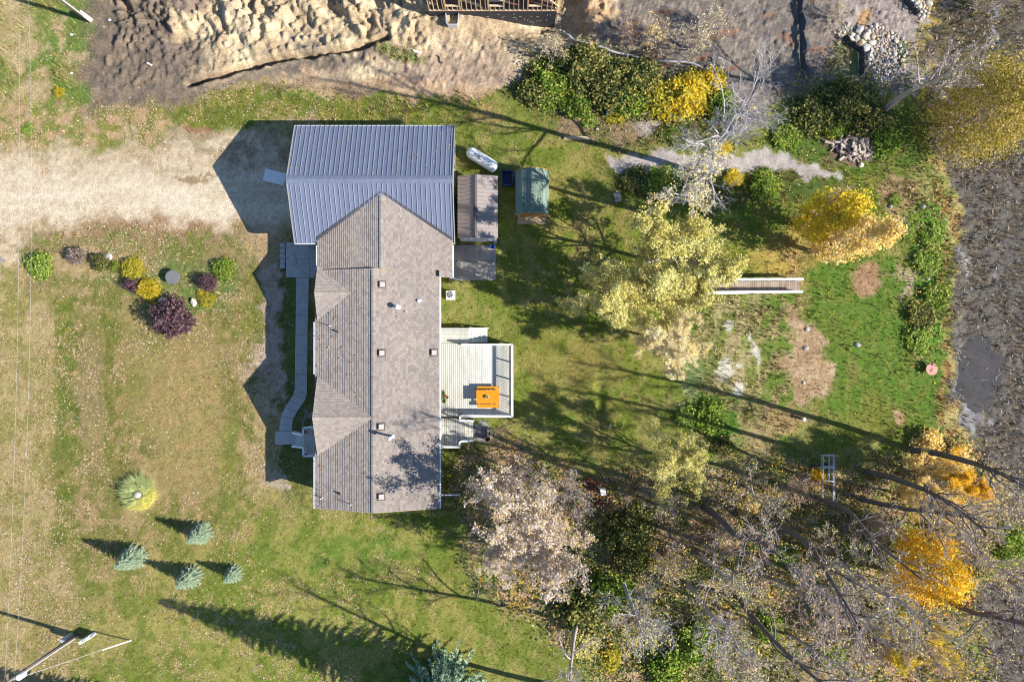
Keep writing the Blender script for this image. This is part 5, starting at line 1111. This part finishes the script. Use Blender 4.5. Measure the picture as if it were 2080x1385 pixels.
bare_proto('bareA', 600, .11, seed=1, Ht=9.0, Rc=3.6, n1=12, n2=6, n3=6, n4=3)
bare_proto('bareB', 600, .11, seed=2, Ht=8.0, Rc=3.8, first=.3, n1=11, n2=7, n3=5, n4=3, stems=1, wig=.22)
bare_proto('tall', 260, .1, seed=3, Ht=14.0, Rc=3.4, first=.45, n1=12, n2=6, n3=5, n4=3)
bare_proto('tallleaf', 1300, .12, seed=15, Ht=14.0, Rc=3.6, first=.5, n1=12, n2=7, n3=5, n4=3)
bare_proto('grand', 160, .11, seed=14, Ht=19.0, Rc=4.2, first=.45, n1=10, n2=6, n3=4, n4=2, r0=.3, wig=.2)
bare_proto('silver', 0, .1, seed=4, Ht=20.0, Rc=4.6, first=.28, n1=13, n2=7, n3=6, n4=3, r0=.27, wig=.2)
bare_proto('leafyA', 24000, .1, seed=5, Ht=8.5, Rc=4.2, first=.25, n1=13, n2=7, n3=6, n4=3, lean=(.12, .0))
bare_proto('leafyB', 22000, .1, seed=6, Ht=7.0, Rc=3.8, first=.22, n1=12, n2=7, n3=6, n4=3, stems=1)
bare_proto('pinky', 10500, .115, seed=8, Ht=8.0, Rc=4.1, first=.25, n1=15, n2=8, n3=6, n4=4, up=.5)
bare_proto('shrubby', 500, .1, seed=9, Ht=3.0, Rc=1.7, first=.15, n1=7, n2=6, n3=4, n4=2, r0=.05, stems=3)
def col_proto(key, Ht, Rc, n, ls, seed, zlo=.12, clump=110):
    big, twig, tips, r = skeleton(seed=seed, Ht=Ht * .97, Rc=Rc * .9, first=.1, n1=26, n2=4, n3=2, n4=1)
    v, f = tubes(big, 5); tm = np_mesh('trunk', v, f, [M['bark']], smooth=True)
    u = r.random(clump); z = Ht * (zlo + (1 - zlo) * u); prof = np.sin(np.pi * np.clip(u * .86 + .12, 0, 1)) ** .7; a = r.uniform(0, 6.28, clump); rad = Rc * prof * np.sqrt(r.uniform(.15, 1, clump))
    cc = np.stack([rad * np.cos(a), rad * np.sin(a), z], 1); k = r.integers(0, clump, n); c = cc[k] + r.normal(size=(n, 3)) * np.array([.36, .36, .4]) * (Rc / 2)
    lv, lf = rot_cards(c, r.uniform(.6, 1.2, n) * ls, 1.2, .5, r); cl = r.random((n, 3)); cl[:, 0] = np.clip(r.random(clump)[k] * .7 + .3 * cl[:, 0], 0, 1)
    v2, f2 = tubes(twig, 3); v = np.concatenate([v2, lv]); f = np.concatenate([f2, lf + len(v2)]); mi = np.concatenate([np.zeros(len(f2)), np.ones(len(lf))])
    TREE[key] = (tm, np_mesh('crown', v, f, [M['bark'], LM['yellow']], np.concatenate([np.full((len(v2), 3), .5), rep(cl, 4)]), mi))
col_proto('columnA', 10.0, 1.75, 9500, .15, 11, .12, 70); col_proto('columnB', 12.5, 1.3, 8500, .14, 12, .1, 70); col_proto('maple', 7.5, 2.9, 10000, .16, 13, .3, 60); col_proto('willow', 11.0, 4.2, 22000, .14, 14, .12, 110)
def set_mats(o, mats):
    for i, mm in enumerate(mats): o.material_slots[i].link = 'OBJECT'; o.material_slots[i].material = mm
def tree(key, bx, by, sc_, label, name='bare_tree', leaf='cream', bark='bark', group=None, rz=None, cat='tree', sxy=1.0, lean=(0, 0)):
    # bx, by: where the trunk meets the ground, as seen in the photograph
    g = GP(bx, by); t = empty(name, tuple(g), label, cat, group); tm, cm = TREE[key]
    tw = {'bark_dark': 'bark'}.get(bark, bark)
    for nm, me, mats in (('trunk', tm, [M[bark]]), ('crown', cm, [M[tw], LM[leaf]])):
        o = bpy.data.objects.new(nm, me); C.objects.link(o); o.parent = t; set_mats(o, mats)
    t.rotation_euler = (lean[1], lean[0], random.uniform(0, 6.28) if rz is None else rz); t.scale = (sc_ * sxy, sc_ * sxy, sc_); return t
BUSH = {}
def bush_proto(key, n, ls, seed, clump=46, flat=.8, core=.25):
    r = np.random.default_rng(seed); d = r.normal(size=(clump, 3)); d[:, 2] = np.abs(d[:, 2]) * 1.0; d /= np.linalg.norm(d, axis=1, keepdims=True); cc = d * r.uniform(.45, .92, (clump, 1)); cc[:, 2] = cc[:, 2] * flat + .08
    k = r.integers(0, clump, n); c = cc[k] + r.normal(size=(n, 3)) * .135; c[:, 2] = np.maximum(c[:, 2], .02); lv, lf = rot_cards(c, r.uniform(.6, 1.2, n) * ls, 1.3, .5, r); cl = r.random((n, 3)); cl[:, 0] = np.clip(r.random(clump)[k] * .75 + .25 * cl[:, 0], 0, 1)
    segs = [(np.array([0, 0, -.05]), cc[i] * .9, .02, .008) for i in range(0, clump, 2)]; sv, sf = tubes(segs, 3); nn = len(sv)
    BUSH[key] = np_mesh('shrub', np.concatenate([sv, lv]), np.concatenate([sf, lf + nn]), [M['bark_dark'], LM['green']], np.concatenate([np.full((nn, 3), .5), rep(cl, 4)]), np.concatenate([np.zeros(len(sf)), np.ones(len(lf))]))
bush_proto('a', 2600, .12, 21); bush_proto('b', 3600, .085, 22, 70); bush_proto('c', 1500, .1, 23, 34); bush_proto('big', 5200, .09, 24, 80, .9)
def bush(key, px, py, r_, leaf, label, hs=1.0, name='shrub', group=None, cat='shrub', sx_=1.0, sy_=1.0, up=None):
    hh = (.45 * r_ * hs if up is None else up); g = gz(px, py); p = P(px, py, g + hh); p.z = g
    o = bpy.data.objects.new(name, BUSH[key]); C.objects.link(o); set_mats(o, [M['bark_dark'], LM[leaf]]); o.location = p; o.rotation_euler = (0, 0, random.uniform(0, 6.28) if sx_ == sy_ else 0); o.scale = (r_ * sx_, r_ * sy_, r_ * hs)
    return tag(o, label, cat, group)
# garden bed and front lawn
bush('a', 78, 540, 1.2, 'lime', 'loose bright green bush, leftmost in the garden bed', .6); bush('c', 152, 520, .8, 'twiggy', 'small grey-purple twiggy bush second from the left in the bed', 1.3); bush('a', 202, 533, .78, 'dkgreen', 'dark green upright shrub beside the white boulder', 1.2); bush('c', 233, 541, .5, 'green', 'small dull green shrub between the boulder and a yellow-green bush')
bush('b', 268, 546, 1.02, 'ygreen', 'yellow-green rounded bush in the upper middle of the garden bed', .75); bush('c', 266, 579, .72, 'purple', 'small purple shrub wedged left of the bright yellow bush', 1.5); bush('b', 301, 588, 1.0, 'brtyellow', 'round bright yellow bush in the middle of the garden bed', .85); bush('b', 421, 573, .78, 'purple', 'dark purple rounded shrub right of the round grey table', 1.7)
bush('c', 409, 594, .45, 'brtyellow', 'small yellow shrub under the right-hand purple shrub', .6); bush('c', 420, 608, .75, 'ygreen', 'low yellow-green shrub next to the cream boulder', .5); bush('a', 452, 547, 1.0, 'green', 'loose green weedy shrub at the right end of the bed', .7); bush('big', 344, 645, 1.65, 'purple', 'large spreading purple bush at the bottom of the garden bed', 1.2)
bush('c', 118, 187, .5, 'brtyellow', 'small yellow weed bush in the rough grass at the top left', .8); bush('c', 55, 262, .6, 'lime', 'low bright green clump at the edge of the driveway', .4)
# weeping grass mound
g = GP(288, 1000); r = np.random.default_rng(77); n = 2600; a_ = r.uniform(0, 6.28, n); rr = np.sqrt(r.uniform(.03, 1, n)) * 1.25; hh = .62 * np.cos(np.clip(rr / 1.4, 0, 1.4)) ** .7 * (.7 + .5 * vnoise(rr * np.cos(a_) * 2.5 + 9, rr * np.sin(a_) * 2.5 + 9, 71)); p0 = np.stack([rr * np.cos(a_), rr * np.sin(a_), hh], 1); dr_ = np.stack([np.cos(a_) - .55, np.sin(a_) + .35, -.45 + 0 * a_], 1); dr_ += r.normal(size=(n, 3)) * .6; L_ = r.uniform(.12, .4, n)[:, None]; p1 = p0 + dr_ * L_; p1[:, 2] = np.maximum(p1[:, 2], .02); sd_ = np.cross(dr_, [0, 0, 1.]); sd_ /= np.linalg.norm(sd_, axis=1, keepdims=True)
cl = r.random((n, 3)); cl[:, 1] = np.where(p0[:, 0] - p0[:, 1] > .7 + r.normal(size=n) * .5, .9, cl[:, 1] * .6)
me = np_mesh('grass_mound', np.stack([p0 - sd_ * .025, p0 + sd_ * .025, p1], 1).reshape(-1, 3), np.arange(n * 3).reshape(-1, 3), [LM['grass']], rep(cl, 3)); tag(link('grass_mound', me, loc=tuple(g)), 'round weeping mound of pale grass with a white stone inside', 'ornamental grass')
# spruces
def spruce_proto(key, Ht, Rb, layers, nb, seed, ls, zlo):
    r = np.random.default_rng(seed); P0 = []; P1 = []; cs = []
    for i in range(layers):
        u = i / layers; z = Ht * (zlo + (1 - zlo) * u); Rr = Rb * (1 - u) ** .85 + .08; m = max(4, int(nb * (1 - u) ** .6)); off = r.uniform(0, 6.28)
        for j in range(m):
            a = off + 6.283 * j / m + r.normal() * .12; L = Rr * r.uniform(.75, 1.12); k = max(4, int(L / ls * 3.2)); shade = r.random()
            for t in np.linspace(.12, 1, k):
                dd = np.array([math.cos(a), math.sin(a), 0]); droop = -.28 * t * t * L + .12 * L * max(0, t - .6); c = dd * (L * t) + np.array([0, 0, z + droop])
                for s in (-1, 1):
                    w = ls * (1.15 - .6 * t) * r.uniform(.8, 1.3); q = c + (dd * .7 + s * np.array([-dd[1], dd[0], 0]) * .8 + np.array([0, 0, r.uniform(-.2, .25)])) * w; P0.append(c); P1.append(q); cs.append((np.clip(.55 * shade + .45 * r.random(), 0, 1), r.random() * .7 + .3 * (t > .7), 0))
    P0 = np.array(P0); P1 = np.array(P1); d = P1 - P0; s = np.cross(d, r.normal(size=d.shape) * .3 + np.array([0, 0, 1.])); s /= np.linalg.norm(s, axis=1, keepdims=True); w = np.linalg.norm(d, axis=1, keepdims=True) * .3
    m_ = (P0 + P1) / 2; v = np.stack([P0, m_ + s * w, P1, m_ - s * w], 1).reshape(-1, 3); cm = np_mesh('crown', v, np.arange(len(v)).reshape(-1, 4), [LM['spruce']], rep(np.array(cs), 4))
    tv, tf = tubes([(np.array([0, 0, -.2]), np.array([0, 0, Ht * .5]), .02 * Ht, .012 * Ht), (np.array([0, 0, Ht * .5]), np.array([0, 0, Ht]), .012 * Ht, .004)], 6); TREE[key] = (np_mesh('trunk', tv, tf, [M['bark_dark']]), cm)
spruce_proto('sp', 2.9, .98, 24, 15, 31, .12, .04); spruce_proto('bigsp', 16.0, 3.5, 44, 16, 32, .27, .06)
def spruce(key, px, py, s, label, leaf='spruce', group=None):
    g = P(px, py, 0); t = empty('spruce_tree', tuple(g), label, 'spruce', group); tm, cm = TREE[key]
    for nm, me, mats in (('trunk', tm, [M['bark_dark']]), ('crown', cm, [LM[leaf]])): o = bpy.data.objects.new(nm, me); C.objects.link(o); o.parent = t; set_mats(o, mats)
    t.scale = (s, s, s); t.rotation_euler = (0, 0, random.uniform(0, 6.28))
gS = 'four young spruces on the front lawn'
spruce('sp', 412, 1081, .92, 'young blue-green spruce, topmost of the four on the front lawn', group=gS); spruce('sp', 277, 1128, 1.05, 'young blue-green spruce, leftmost of the four on the front lawn', group=gS); spruce('sp', 391, 1168, .97, 'young blue-green spruce, lowest of the four on the front lawn', group=gS); spruce('sp', 478, 1163, .76, 'smallest young spruce, rightmost of the four on the front lawn', group=gS)
spruce('bigsp', 905, 1392, 1.0, 'huge spruce at the bottom edge casting a long shadow over the lawn', 'bigspruce'); spruce('bigsp', 205, 1428, .5, 'spruce below the picture edge by the utility pole shading the bottom left corner', 'bigspruce')
# ------------------------------------------------------------------ trees
tree('leafyA', 1328, 530, 1.12, 'pale cream-leaved tree beside the upper left end of the boardwalk', 'tree', 'pale_yellow', sxy=1.1)
tree('leafyB', 1248, 604, 1.12, 'olive-yellow half-bare tree nearest the concrete patio', 'tree', 'pale_yellow', sxy=.86)
tree('leafyB', 1322, 622, 1.08, 'cream-yellow tree at the left end of the boardwalk', 'tree', 'pale_yellow', sxy=.9, rz=1.2); tree('leafyA', 1342, 690, .8, 'cream tree below the left end of the boardwalk', 'tree', 'cream', rz=4.0, sxy=1.0)
tree('silver', 1412, 352, 1.0, 'tall bare silver tree leaning over the gravel path', 'bare_tree', 'cream', 'bark_pale', rz=.6); tree('tallleaf', 1318, 432, .95, 'slender bare tree whose long thin shadow crosses the back lawn', 'bare_tree', 'cream', 'bark_pale', rz=0, lean=(0, -.035))
tree('columnA', 1628, 462, .98, 'bright yellow upright tree, upper of two by the bare sand patch', 'yellow_tree', 'yellow', rz=2.0); tree('columnB', 1648, 512, 1.0, 'slim golden tree, lower of two leaning towards the shore', 'yellow_tree', 'gold', rz=.5)
tree('willow', 1922, 262, .85, 'big olive-yellow willow at the top right edge over the marsh', 'willow_tree', 'olive', rz=1.0); tree('tall', 1800, 222, .95, 'bare grey tree between the rock pile and the willow', 'bare_tree', 'cream', 'bark', sxy=1.0, rz=.3)
tree('pinky', 1058, 985, 1.02, 'pinkish bare-crowned tree nearest the house corner, upper of three', 'tree', 'pink', rz=.4); tree('pinky', 1108, 1070, .92, 'pinkish dry-leaved tree, rightmost of three right of the house corner', 'tree', 'pink', rz=2.6); tree('pinky', 1035, 1095, .72, 'pinkish bare-crowned tree, lowest of three right of the house corner', 'tree', 'pink', rz=4.4); tree('bareA', 1148, 995, .7, 'thin brownish tree between the pinkish trees and the white feeder', 'bare_tree', 'pink')
tree('leafyB', 1352, 932, .98, 'pale olive tree at the upper edge of the wood, left of the dock frame', 'tree', 'pale_yellow', rz=2.2, sxy=.8); tree('tall', 1172, 1262, .86, 'tall bare tree at the left edge of the wood casting a branching shadow', 'bare_tree', 'cream')
W_ = [('bareA', 1262, 1172, 1.0, 'pale_yellow', 'bark_pale', 'white-barked bare tree left of the bright green bush in the wood'), ('bareB', 1420, 1122, 1.05, 'pale_yellow', 'bark', 'spreading bare tree in the middle of the lower wood'),
 ('grand', 1430, 1030, 1.0, 'rustl', 'bark_dark', 'tall dark-trunked bare tree in the upper wood, left of the dock frame'), ('grand', 1556, 1060, 1.0, 'gold', 'bark_dark', 'tall dark-trunked bare tree just below left of the dock frame'), ('bareB', 1512, 985, .8, 'pale_yellow', 'bark', 'small bare tree with rusty leaves left of the dock frame'),
 ('bareA', 1662, 1085, .95, 'pale_yellow', 'bark_dark', 'half-bare tree with dark trunk just below the dock frame'), ('tall', 1740, 1010, .95, 'gold', 'bark_dark', 'tall thin tree right of the dock frame with a few golden leaves'), ('grand', 1848, 915, .95, 'gold', 'bark_dark', 'tall tree on the shore whose dark trunk shadow crosses the grass'),
 ('bareB', 1850, 1010, .92, 'gold', 'bark', 'golden sparse-leaved tree above the orange maple'), ('leafyB', 1825, 945, .74, 'gold', 'bark_dark', 'golden-leaved tree at the upper right corner of the wood'), ('leafyB', 1880, 985, .7, 'orange', 'bark', 'sparse orange-yellow tree by the shore above the maple'),
 ('bareA', 1905, 1075, .9, 'gold', 'bark', 'bare grey tree right of the orange maple by the marsh'), ('bareA', 1582, 1180, .95, 'rustl', 'bark', 'bare grey tree in the centre of the lower right wood'), ('grand', 1502, 1210, .85, 'gold', 'bark_dark', 'tall bare tree above the bright green bush'),
 ('bareB', 1700, 1190, .95, 'pale_yellow', 'bark', 'bare grey tree left of the orange maple'), ('bareB', 1795, 1240, .95, 'rustl', 'bark_dark', 'bare brownish tree just below the orange maple'), ('bareA', 1610, 1290, .9, 'pink', 'bark', 'bare pinkish tree near the bottom edge of the wood'), ('grand', 1850, 1165, .9, 'gold', 'bark_dark', 'tall dark bare tree standing out over the marsh edge'), ('bareA', 1440, 1262, .8, 'pale_yellow', 'bark_pale', 'pale bare tree just right of the bright green bush')]
W_ += [('grand', 1395, 1185, .8, 'rustl', 'bark', 'tall bare grey tree just above the bright green bush in the wood'), ('grand', 1655, 1010, .8, 'pale_yellow', 'bark_dark', 'tall dark tree immediately left of the dock frame foot'), ('grand', 1600, 1150, .85, 'gold', 'bark', 'tall bare grey tree between the bright green clump and the maple'), ('grand', 1760, 960, .9, 'gold', 'bark_dark', 'tall dark tree between the dock frame and the shore'), ('grand', 1690, 1140, .85, 'pale_yellow', 'bark', 'tall bare grey tree left of the green shrub near the maple')]
for key, bx, by, s, lf, bk, lab in W_: tree(key, bx, by, s, lab, 'tree' if key.startswith('leafy') else 'bare_tree', lf, bk, 'trees of the lower right wood')
tree('maple', 1822, 1122, .9, 'vivid orange maple in the lower right wood', 'maple_tree', 'orange', 'bark_dark')
tree('grand', 1152, 1396, .85, 'tall bare tree at the bottom edge by the lawn, below the wood', 'bare_tree', 'cream', 'bark'); tree('leafyB', 1780, 1262, .62, 'yellow-leaved tree at the bottom edge of the wood', 'tree', 'yellow', 'bark'); tree('leafyB', 1858, 1270, .6, 'yellow-leaved tree in the bottom right corner by the marsh', 'tree', 'yellow', 'bark')
# shrubs along the building plot
for key, px, py, r_, lf, hs, lab in (('big', 1120, 168, 1.9, 'green', .7, 'green shrub, leftmost in the row below the white hose'), ('a', 1085, 185, 1.4, 'dkgreen', .8, 'dark shrub at the left end of the row near the bare dirt'), ('big', 1180, 140, 2.2, 'dkgreen', .9, 'dark green shrub just under the white drain hose'), ('a', 1165, 200, 1.6, 'green', .7, 'mid green shrub at the lawn edge, left of the crate'), ('a', 1152, 190, .9, 'brtyellow', .9, 'small yellow shrub between green ones left of the crate'),
 ('big', 1240, 175, 2.1, 'dkgreen', .9, 'dark green shrub above the blue crate'), ('big', 1300, 160, 2.0, 'dkgreen', .8, 'dark green shrub in the middle of the row below the hose'), ('a', 1275, 205, 1.5, 'green', .8, 'green shrub at the lawn edge right of the crate'), ('a', 1340, 195, 1.6, 'ygreen', .8, 'olive shrub left of the yellow shrubs'), ('big', 1400, 190, 1.9, 'yellow', .8, 'yellow shrub, largest of the yellow ones by the hose end'), ('a', 1372, 218, 1.3, 'yellow', .8, 'yellow shrub at the lawn edge, lowest of the yellow ones'), ('a', 1445, 165, 1.3, 'yellow', .9, 'yellow shrub under the curled end of the hose'),
 ('a', 1465, 215, 1.5, 'green', .9, 'green shrub just right of the yellow shrubs'), ('c', 1487, 228, .8, 'gold', 1.2, 'small orange-yellow shrub beside the green one'), ('a', 1250, 232, .9, 'ygreen', .5, 'low yellow-green plant on the soil right of the crate'), ('c', 1195, 244, .8, 'lime', .4, 'low bright green weed clump left of the crate'),
 ('big', 1712, 205, 1.9, 'dkgreen', .9, 'dark green shrub below the rock pile'), ('a', 1660, 230, 1.7, 'dkgreen', .8, 'dark shrub under the bare branches left of the wood pile'), ('a', 1760, 250, 1.5, 'dkgreen', .8, 'dark green shrub above the right end of the wood pile'), ('a', 1700, 255, 1.1, 'green', .8, 'green shrub touching the top of the wood pile'), ('c', 1690, 270, .6, 'brtyellow', .9, 'small yellow plant at the left tip of the wood pile'), ('a', 1800, 290, 1.4, 'green', .7, 'green shrub right of the wood pile'),
 ('big', 1555, 378, 1.3, 'green', .6, 'green shrub just below the gravel path, left of the yellow trees'), ('a', 1490, 362, .8, 'yellow', .7, 'yellow shrub at the foot of the silver tree on the path'), ('a', 1470, 298, .7, 'yellow', .8, 'yellow shrub above the path under the silver tree'), ('a', 1600, 276, 1.2, 'green', .5, 'green shrub above the right half of the gravel path'), ('big', 1350, 372, 1.6, 'green', .5, 'low green shrub under the left half of the path'), ('a', 1290, 365, 1.2, 'dkgreen', .5, 'low dark green shrub below the left end of the path'),
 ('a', 1440, 850, 1.5, 'green', .6, 'green shrub at the foot of the weedy slope'), ('a', 1400, 845, 1.1, 'lime', .5, 'bright green low shrub on the left of the weedy slope'), ('c', 1470, 905, 1.0, 'dkgreen', .8, 'dark green shrub under the weedy slope by a tree shadow'), ('a', 1895, 480, 1.2, 'lime', .5, 'bright green bank bush, uppermost by the shore'), ('a', 1845, 468, .8, 'lime', .6, 'small bright green bush left of the shore bank'), ('a', 1888, 530, 1.2, 'lime', .5, 'bright green bank bush beside a grey stone'), ('a', 1905, 600, 1.2, 'green', .5, 'green bank bush on the shore level with the boardwalk'), ('a', 1875, 640, 1.3, 'dkgreen', .5, 'dark green bank bush above the pink table'), ('a', 1865, 690, 1.2, 'lime', .5, 'bright green bank bush nearest the pink table'), ('c', 1820, 408, .6, 'lime', .7, 'small bright green clump beside the dark rough stone'),
 ('big', 1278, 1082, 2.0, 'dkgreen', 1.3, 'dark green juniper right of the pinkish trees'), ('big', 1285, 1130, 1.7, 'dkgreen', 1.3, 'dark green juniper just below another right of the pinkish trees'), ('big', 1180, 1235, 2.5, 'dkgreen', .8, 'broad dark green shrub at the left edge of the wood'), ('big', 1240, 1210, 2.0, 'green', .9, 'olive green shrub right of the broad dark one'), ('big', 1415, 1308, 1.9, 'lime', 1.1, 'bright green bush near the bottom edge of the wood'), ('a', 1355, 1360, 1.7, 'green', .9, 'green shrub at the bottom edge left of the bright green bush'), ('a', 1190, 1310, 1.4, 'pale_yellow', .7, 'ochre-yellow shrub at the bottom left of the wood'), ('a', 1240, 1340, 1.1, 'ygreen', .8, 'olive-yellow shrub at the bottom edge beside the ochre one'), ('c', 1222, 1012, .9, 'red', .8, 'reddish shrub around the white feeder'), ('c', 1200, 985, .7, 'red', .8, 'small dark red shrub just left of the white feeder'), ('a', 1660, 970, .9, 'orange', .7, 'orange shrub at the lower left of the dock frame'), ('a', 1520, 1030, 1.0, 'gold', .7, 'golden shrub in the upper wood left of the dock frame'),
 ('a', 1890, 905, 1.4, 'gold', .9, 'golden shrub at the shore where lawn and wood meet'), ('a', 1945, 935, 1.4, 'gold', .9, 'golden shrub beside the pale marsh foam'), ('a', 1940, 1040, 1.5, 'gold', .9, 'golden shrub on the marsh edge in the wood'), ('big', 2045, 1110, 1.8, 'green', .8, 'green shrub at the right edge where wood meets marsh'), ('a', 2010, 1150, 1.2, 'green', .7, 'small green shrub on the marsh edge at the far right'), ('a', 1810, 1125, 1.2, 'lime', .7, 'pale green shrub left of the orange maple'), ('a', 1740, 1120, 1.3, 'green', .6, 'green shrub under bare branches left of the maple'), ('a', 1595, 1125, 1.1, 'lime', .6, 'bright green clump in the middle of the wood'), ('a', 1560, 1270, 1.3, 'green', .7, 'green shrub in the lower middle of the wood'), ('a', 1690, 1330, 1.2, 'green', .7, 'dark green shrub near the bottom edge below bare trees'), ('c', 1965, 1215, .7, 'red', .8, 'pinkish red shrub just below the orange maple')):
    bush(key, px, py, r_, lf, lab, hs)
for px, py, s, lf, lab in ((1320, 95, 1.0, 'gold', 'sparse yellow-leaved thicket above the white hose'), (1400, 100, 1.0, 'cream', 'bare grey thicket above the curled hose end'), (1270, 80, .8, 'rustl', 'brownish bare thicket right of the unfinished house'), (1120, 115, .8, 'cream', 'bare thicket at the left end of the hose'), (1440, 60, .8, 'cream', 'bare grey thicket on the dark soil near the top edge'), (1510, 250, .9, 'cream', 'bare thicket beside the green shrub above the path'), (1985, 20, 1.0, 'olive', 'yellow bush in the marsh at the top right edge'), (1690, 40, .6, 'cream', 'small bare thicket left of the rock heap'), (1340, 1010, 1.0, 'pale_yellow', 'ochre thicket right of the white feeder'), (1600, 985, 1.0, 'rustl', 'rusty bare thicket left of the dock wheels'), (1760, 1060, 1.1, 'rustl', 'rusty thicket right below the dock frame'), (1500, 1330, 1.2, 'cream', 'grey bare thicket at the bottom edge right of the bright bush'), (1740, 1290, 1.2, 'rustl', 'brown bare thicket near the bottom right of the wood'), (1900, 1340, 1.2, 'yellow', 'yellow thicket in the bottom right corner'), (1960, 1000, 1.1, 'gold', 'golden thicket leaning over the marsh'), (2020, 1010, 1.1, 'cream', 'bare grey thicket over the marsh at the right edge'), (1345, 1130, 1.2, 'gold', 'golden thicket right of the dark junipers'), (1450, 1080, 1.1, 'rustl', 'rusty thicket in the upper middle of the wood'), (1310, 1250, 1.1, 'cream', 'pale bare thicket under the white-barked tree'), (1000, 965, .5, 'pink', 'small pinkish thicket by the house corner')):
    tree('shrubby', px, py, s, lab, 'thicket', lf, 'bark', cat='thicket')
# undergrowth: low leaves everywhere in the wood and the rough corners
Du = np.clip(poly(P_WOODS, 26) * .85 + poly([(1040, 110), (1250, 105), (1420, 160), (1500, 240), (1440, 260), (1250, 235), (1080, 220)], 16) * .6 + blob(1700, 215, 110, 60) * .7 + blob(1885, 560, 40, 190) * .6 + blob(1600, 280, 90, 22) * .4, 0, 1) * (.35 + .9 * soft(N3)) * .85
Du = Du * (1 - sstep(60, 34, np.hypot(PX - 1683, PY - 965)) * .6)
x, y, i, j, r = scatter(680000, np.clip(Du, 0, 1), 601); n = len(x); cl_n = fbm(x * .5, y * .5, 611); c2 = vnoise(x * 1.3, y * 1.3, 621)
z = gzw(x, y) + r.random(n) ** 1.7 * (.25 + 1.0 * sstep(.4, .65, c2))
pal = np.array([alb(112, 134, 60), alb(146, 158, 80), alb(176, 174, 100), alb(206, 178, 134), alb(214, 168, 116), alb(232, 208, 168), alb(246, 200, 70), alb(190, 170, 156), alb(160, 142, 134)], np.float32)
w = np.stack([sstep(.54, .44, cl_n) * 1.9 + .2, sstep(.54, .44, cl_n) * 1.6 + .3, .6 + 0 * x, .6 + sstep(.45, .55, cl_n) * .5, sstep(.5, .6, cl_n) * .9 + .1, .5 + 0 * x, sstep(.55, .65, c2) * 1.3 + .1, .4 + 0 * x, .25 + 0 * x], 1); w /= w.sum(1, keepdims=True); k = (w.cumsum(1) > r.random((n, 1))).argmax(1)
rough = (PX[i, j] > 1860) & (PY[i, j] < 760) | (PY[i, j] < 330); k[rough] = r.choice([0, 1, 1, 2, 3], rough.sum())
vv, qq = rot_cards(np.stack([x, y, z], 1), r.uniform(.07, .17, n), 1.5, .9, r)
me = np_mesh('undergrowth', vv, qq, [ML], rep(pal[k] * r.uniform(.65, 1.15, (n, 1)), 4)); tag(link('undergrowth', me), kind='stuff')
# fallen branches and twigs on the woodland floor
xs = []; rr_ = np.random.default_rng(88)
Dt = np.clip(poly(P_WOODS, 20), 0, 1); x, y, i, j, r = scatter(9000, Dt * .8, 602); n = len(x); z = gzw(x, y) + r.uniform(.05, .6, n); a = r.uniform(0, 6.28, n); L_ = r.uniform(.4, 1.6, n); p0 = np.stack([x, y, z], 1); p1 = p0 + np.stack([np.cos(a) * L_, np.sin(a) * L_, r.uniform(-.2, .5, n)], 1)
v, f = tubes([(p0[q], p1[q], .02, .01) for q in range(n)], 3); me = np_mesh('fallen_twigs', v, f, [M['bark']]); tag(link('fallen_twigs', me), kind='stuff')

# a few leaves blown onto the roofs
r = np.random.default_rng(91); pts = []
for k in range(420):
    if k < 260: x_ = r.uniform(mx0 + .1, mx1 - .1); y_ = r.uniform(my0, my1); z_ = rz_ - abs(x_ - mxr) * .302
    else: x_ = r.uniform(gX0, gX1); y_ = r.uniform(gYr + .2, gYn); z_ = gR - abs(y_ - gYr) * .434
    if k < 160 : x_ = (mx1 if k % 2 else mx0) + (-1 if k % 2 else 1) * abs(r.normal()) * .5; z_ = rz_ - abs(x_ - mxr) * .302
    pts.append((x_, y_, z_ + .05))
vv, qq = rot_cards(np.array(pts), r.uniform(.05, .11, len(pts)), 1.2, 1.5, r); pal = np.array([alb(222, 190, 146), alb(190, 150, 100), alb(165, 120, 80)], np.float32)
me = np_mesh('roof_leaves', vv, qq, [ML], rep(pal[r.integers(0, 3, len(pts))], 4)); tag(link('roof_leaves', me), kind='stuff')
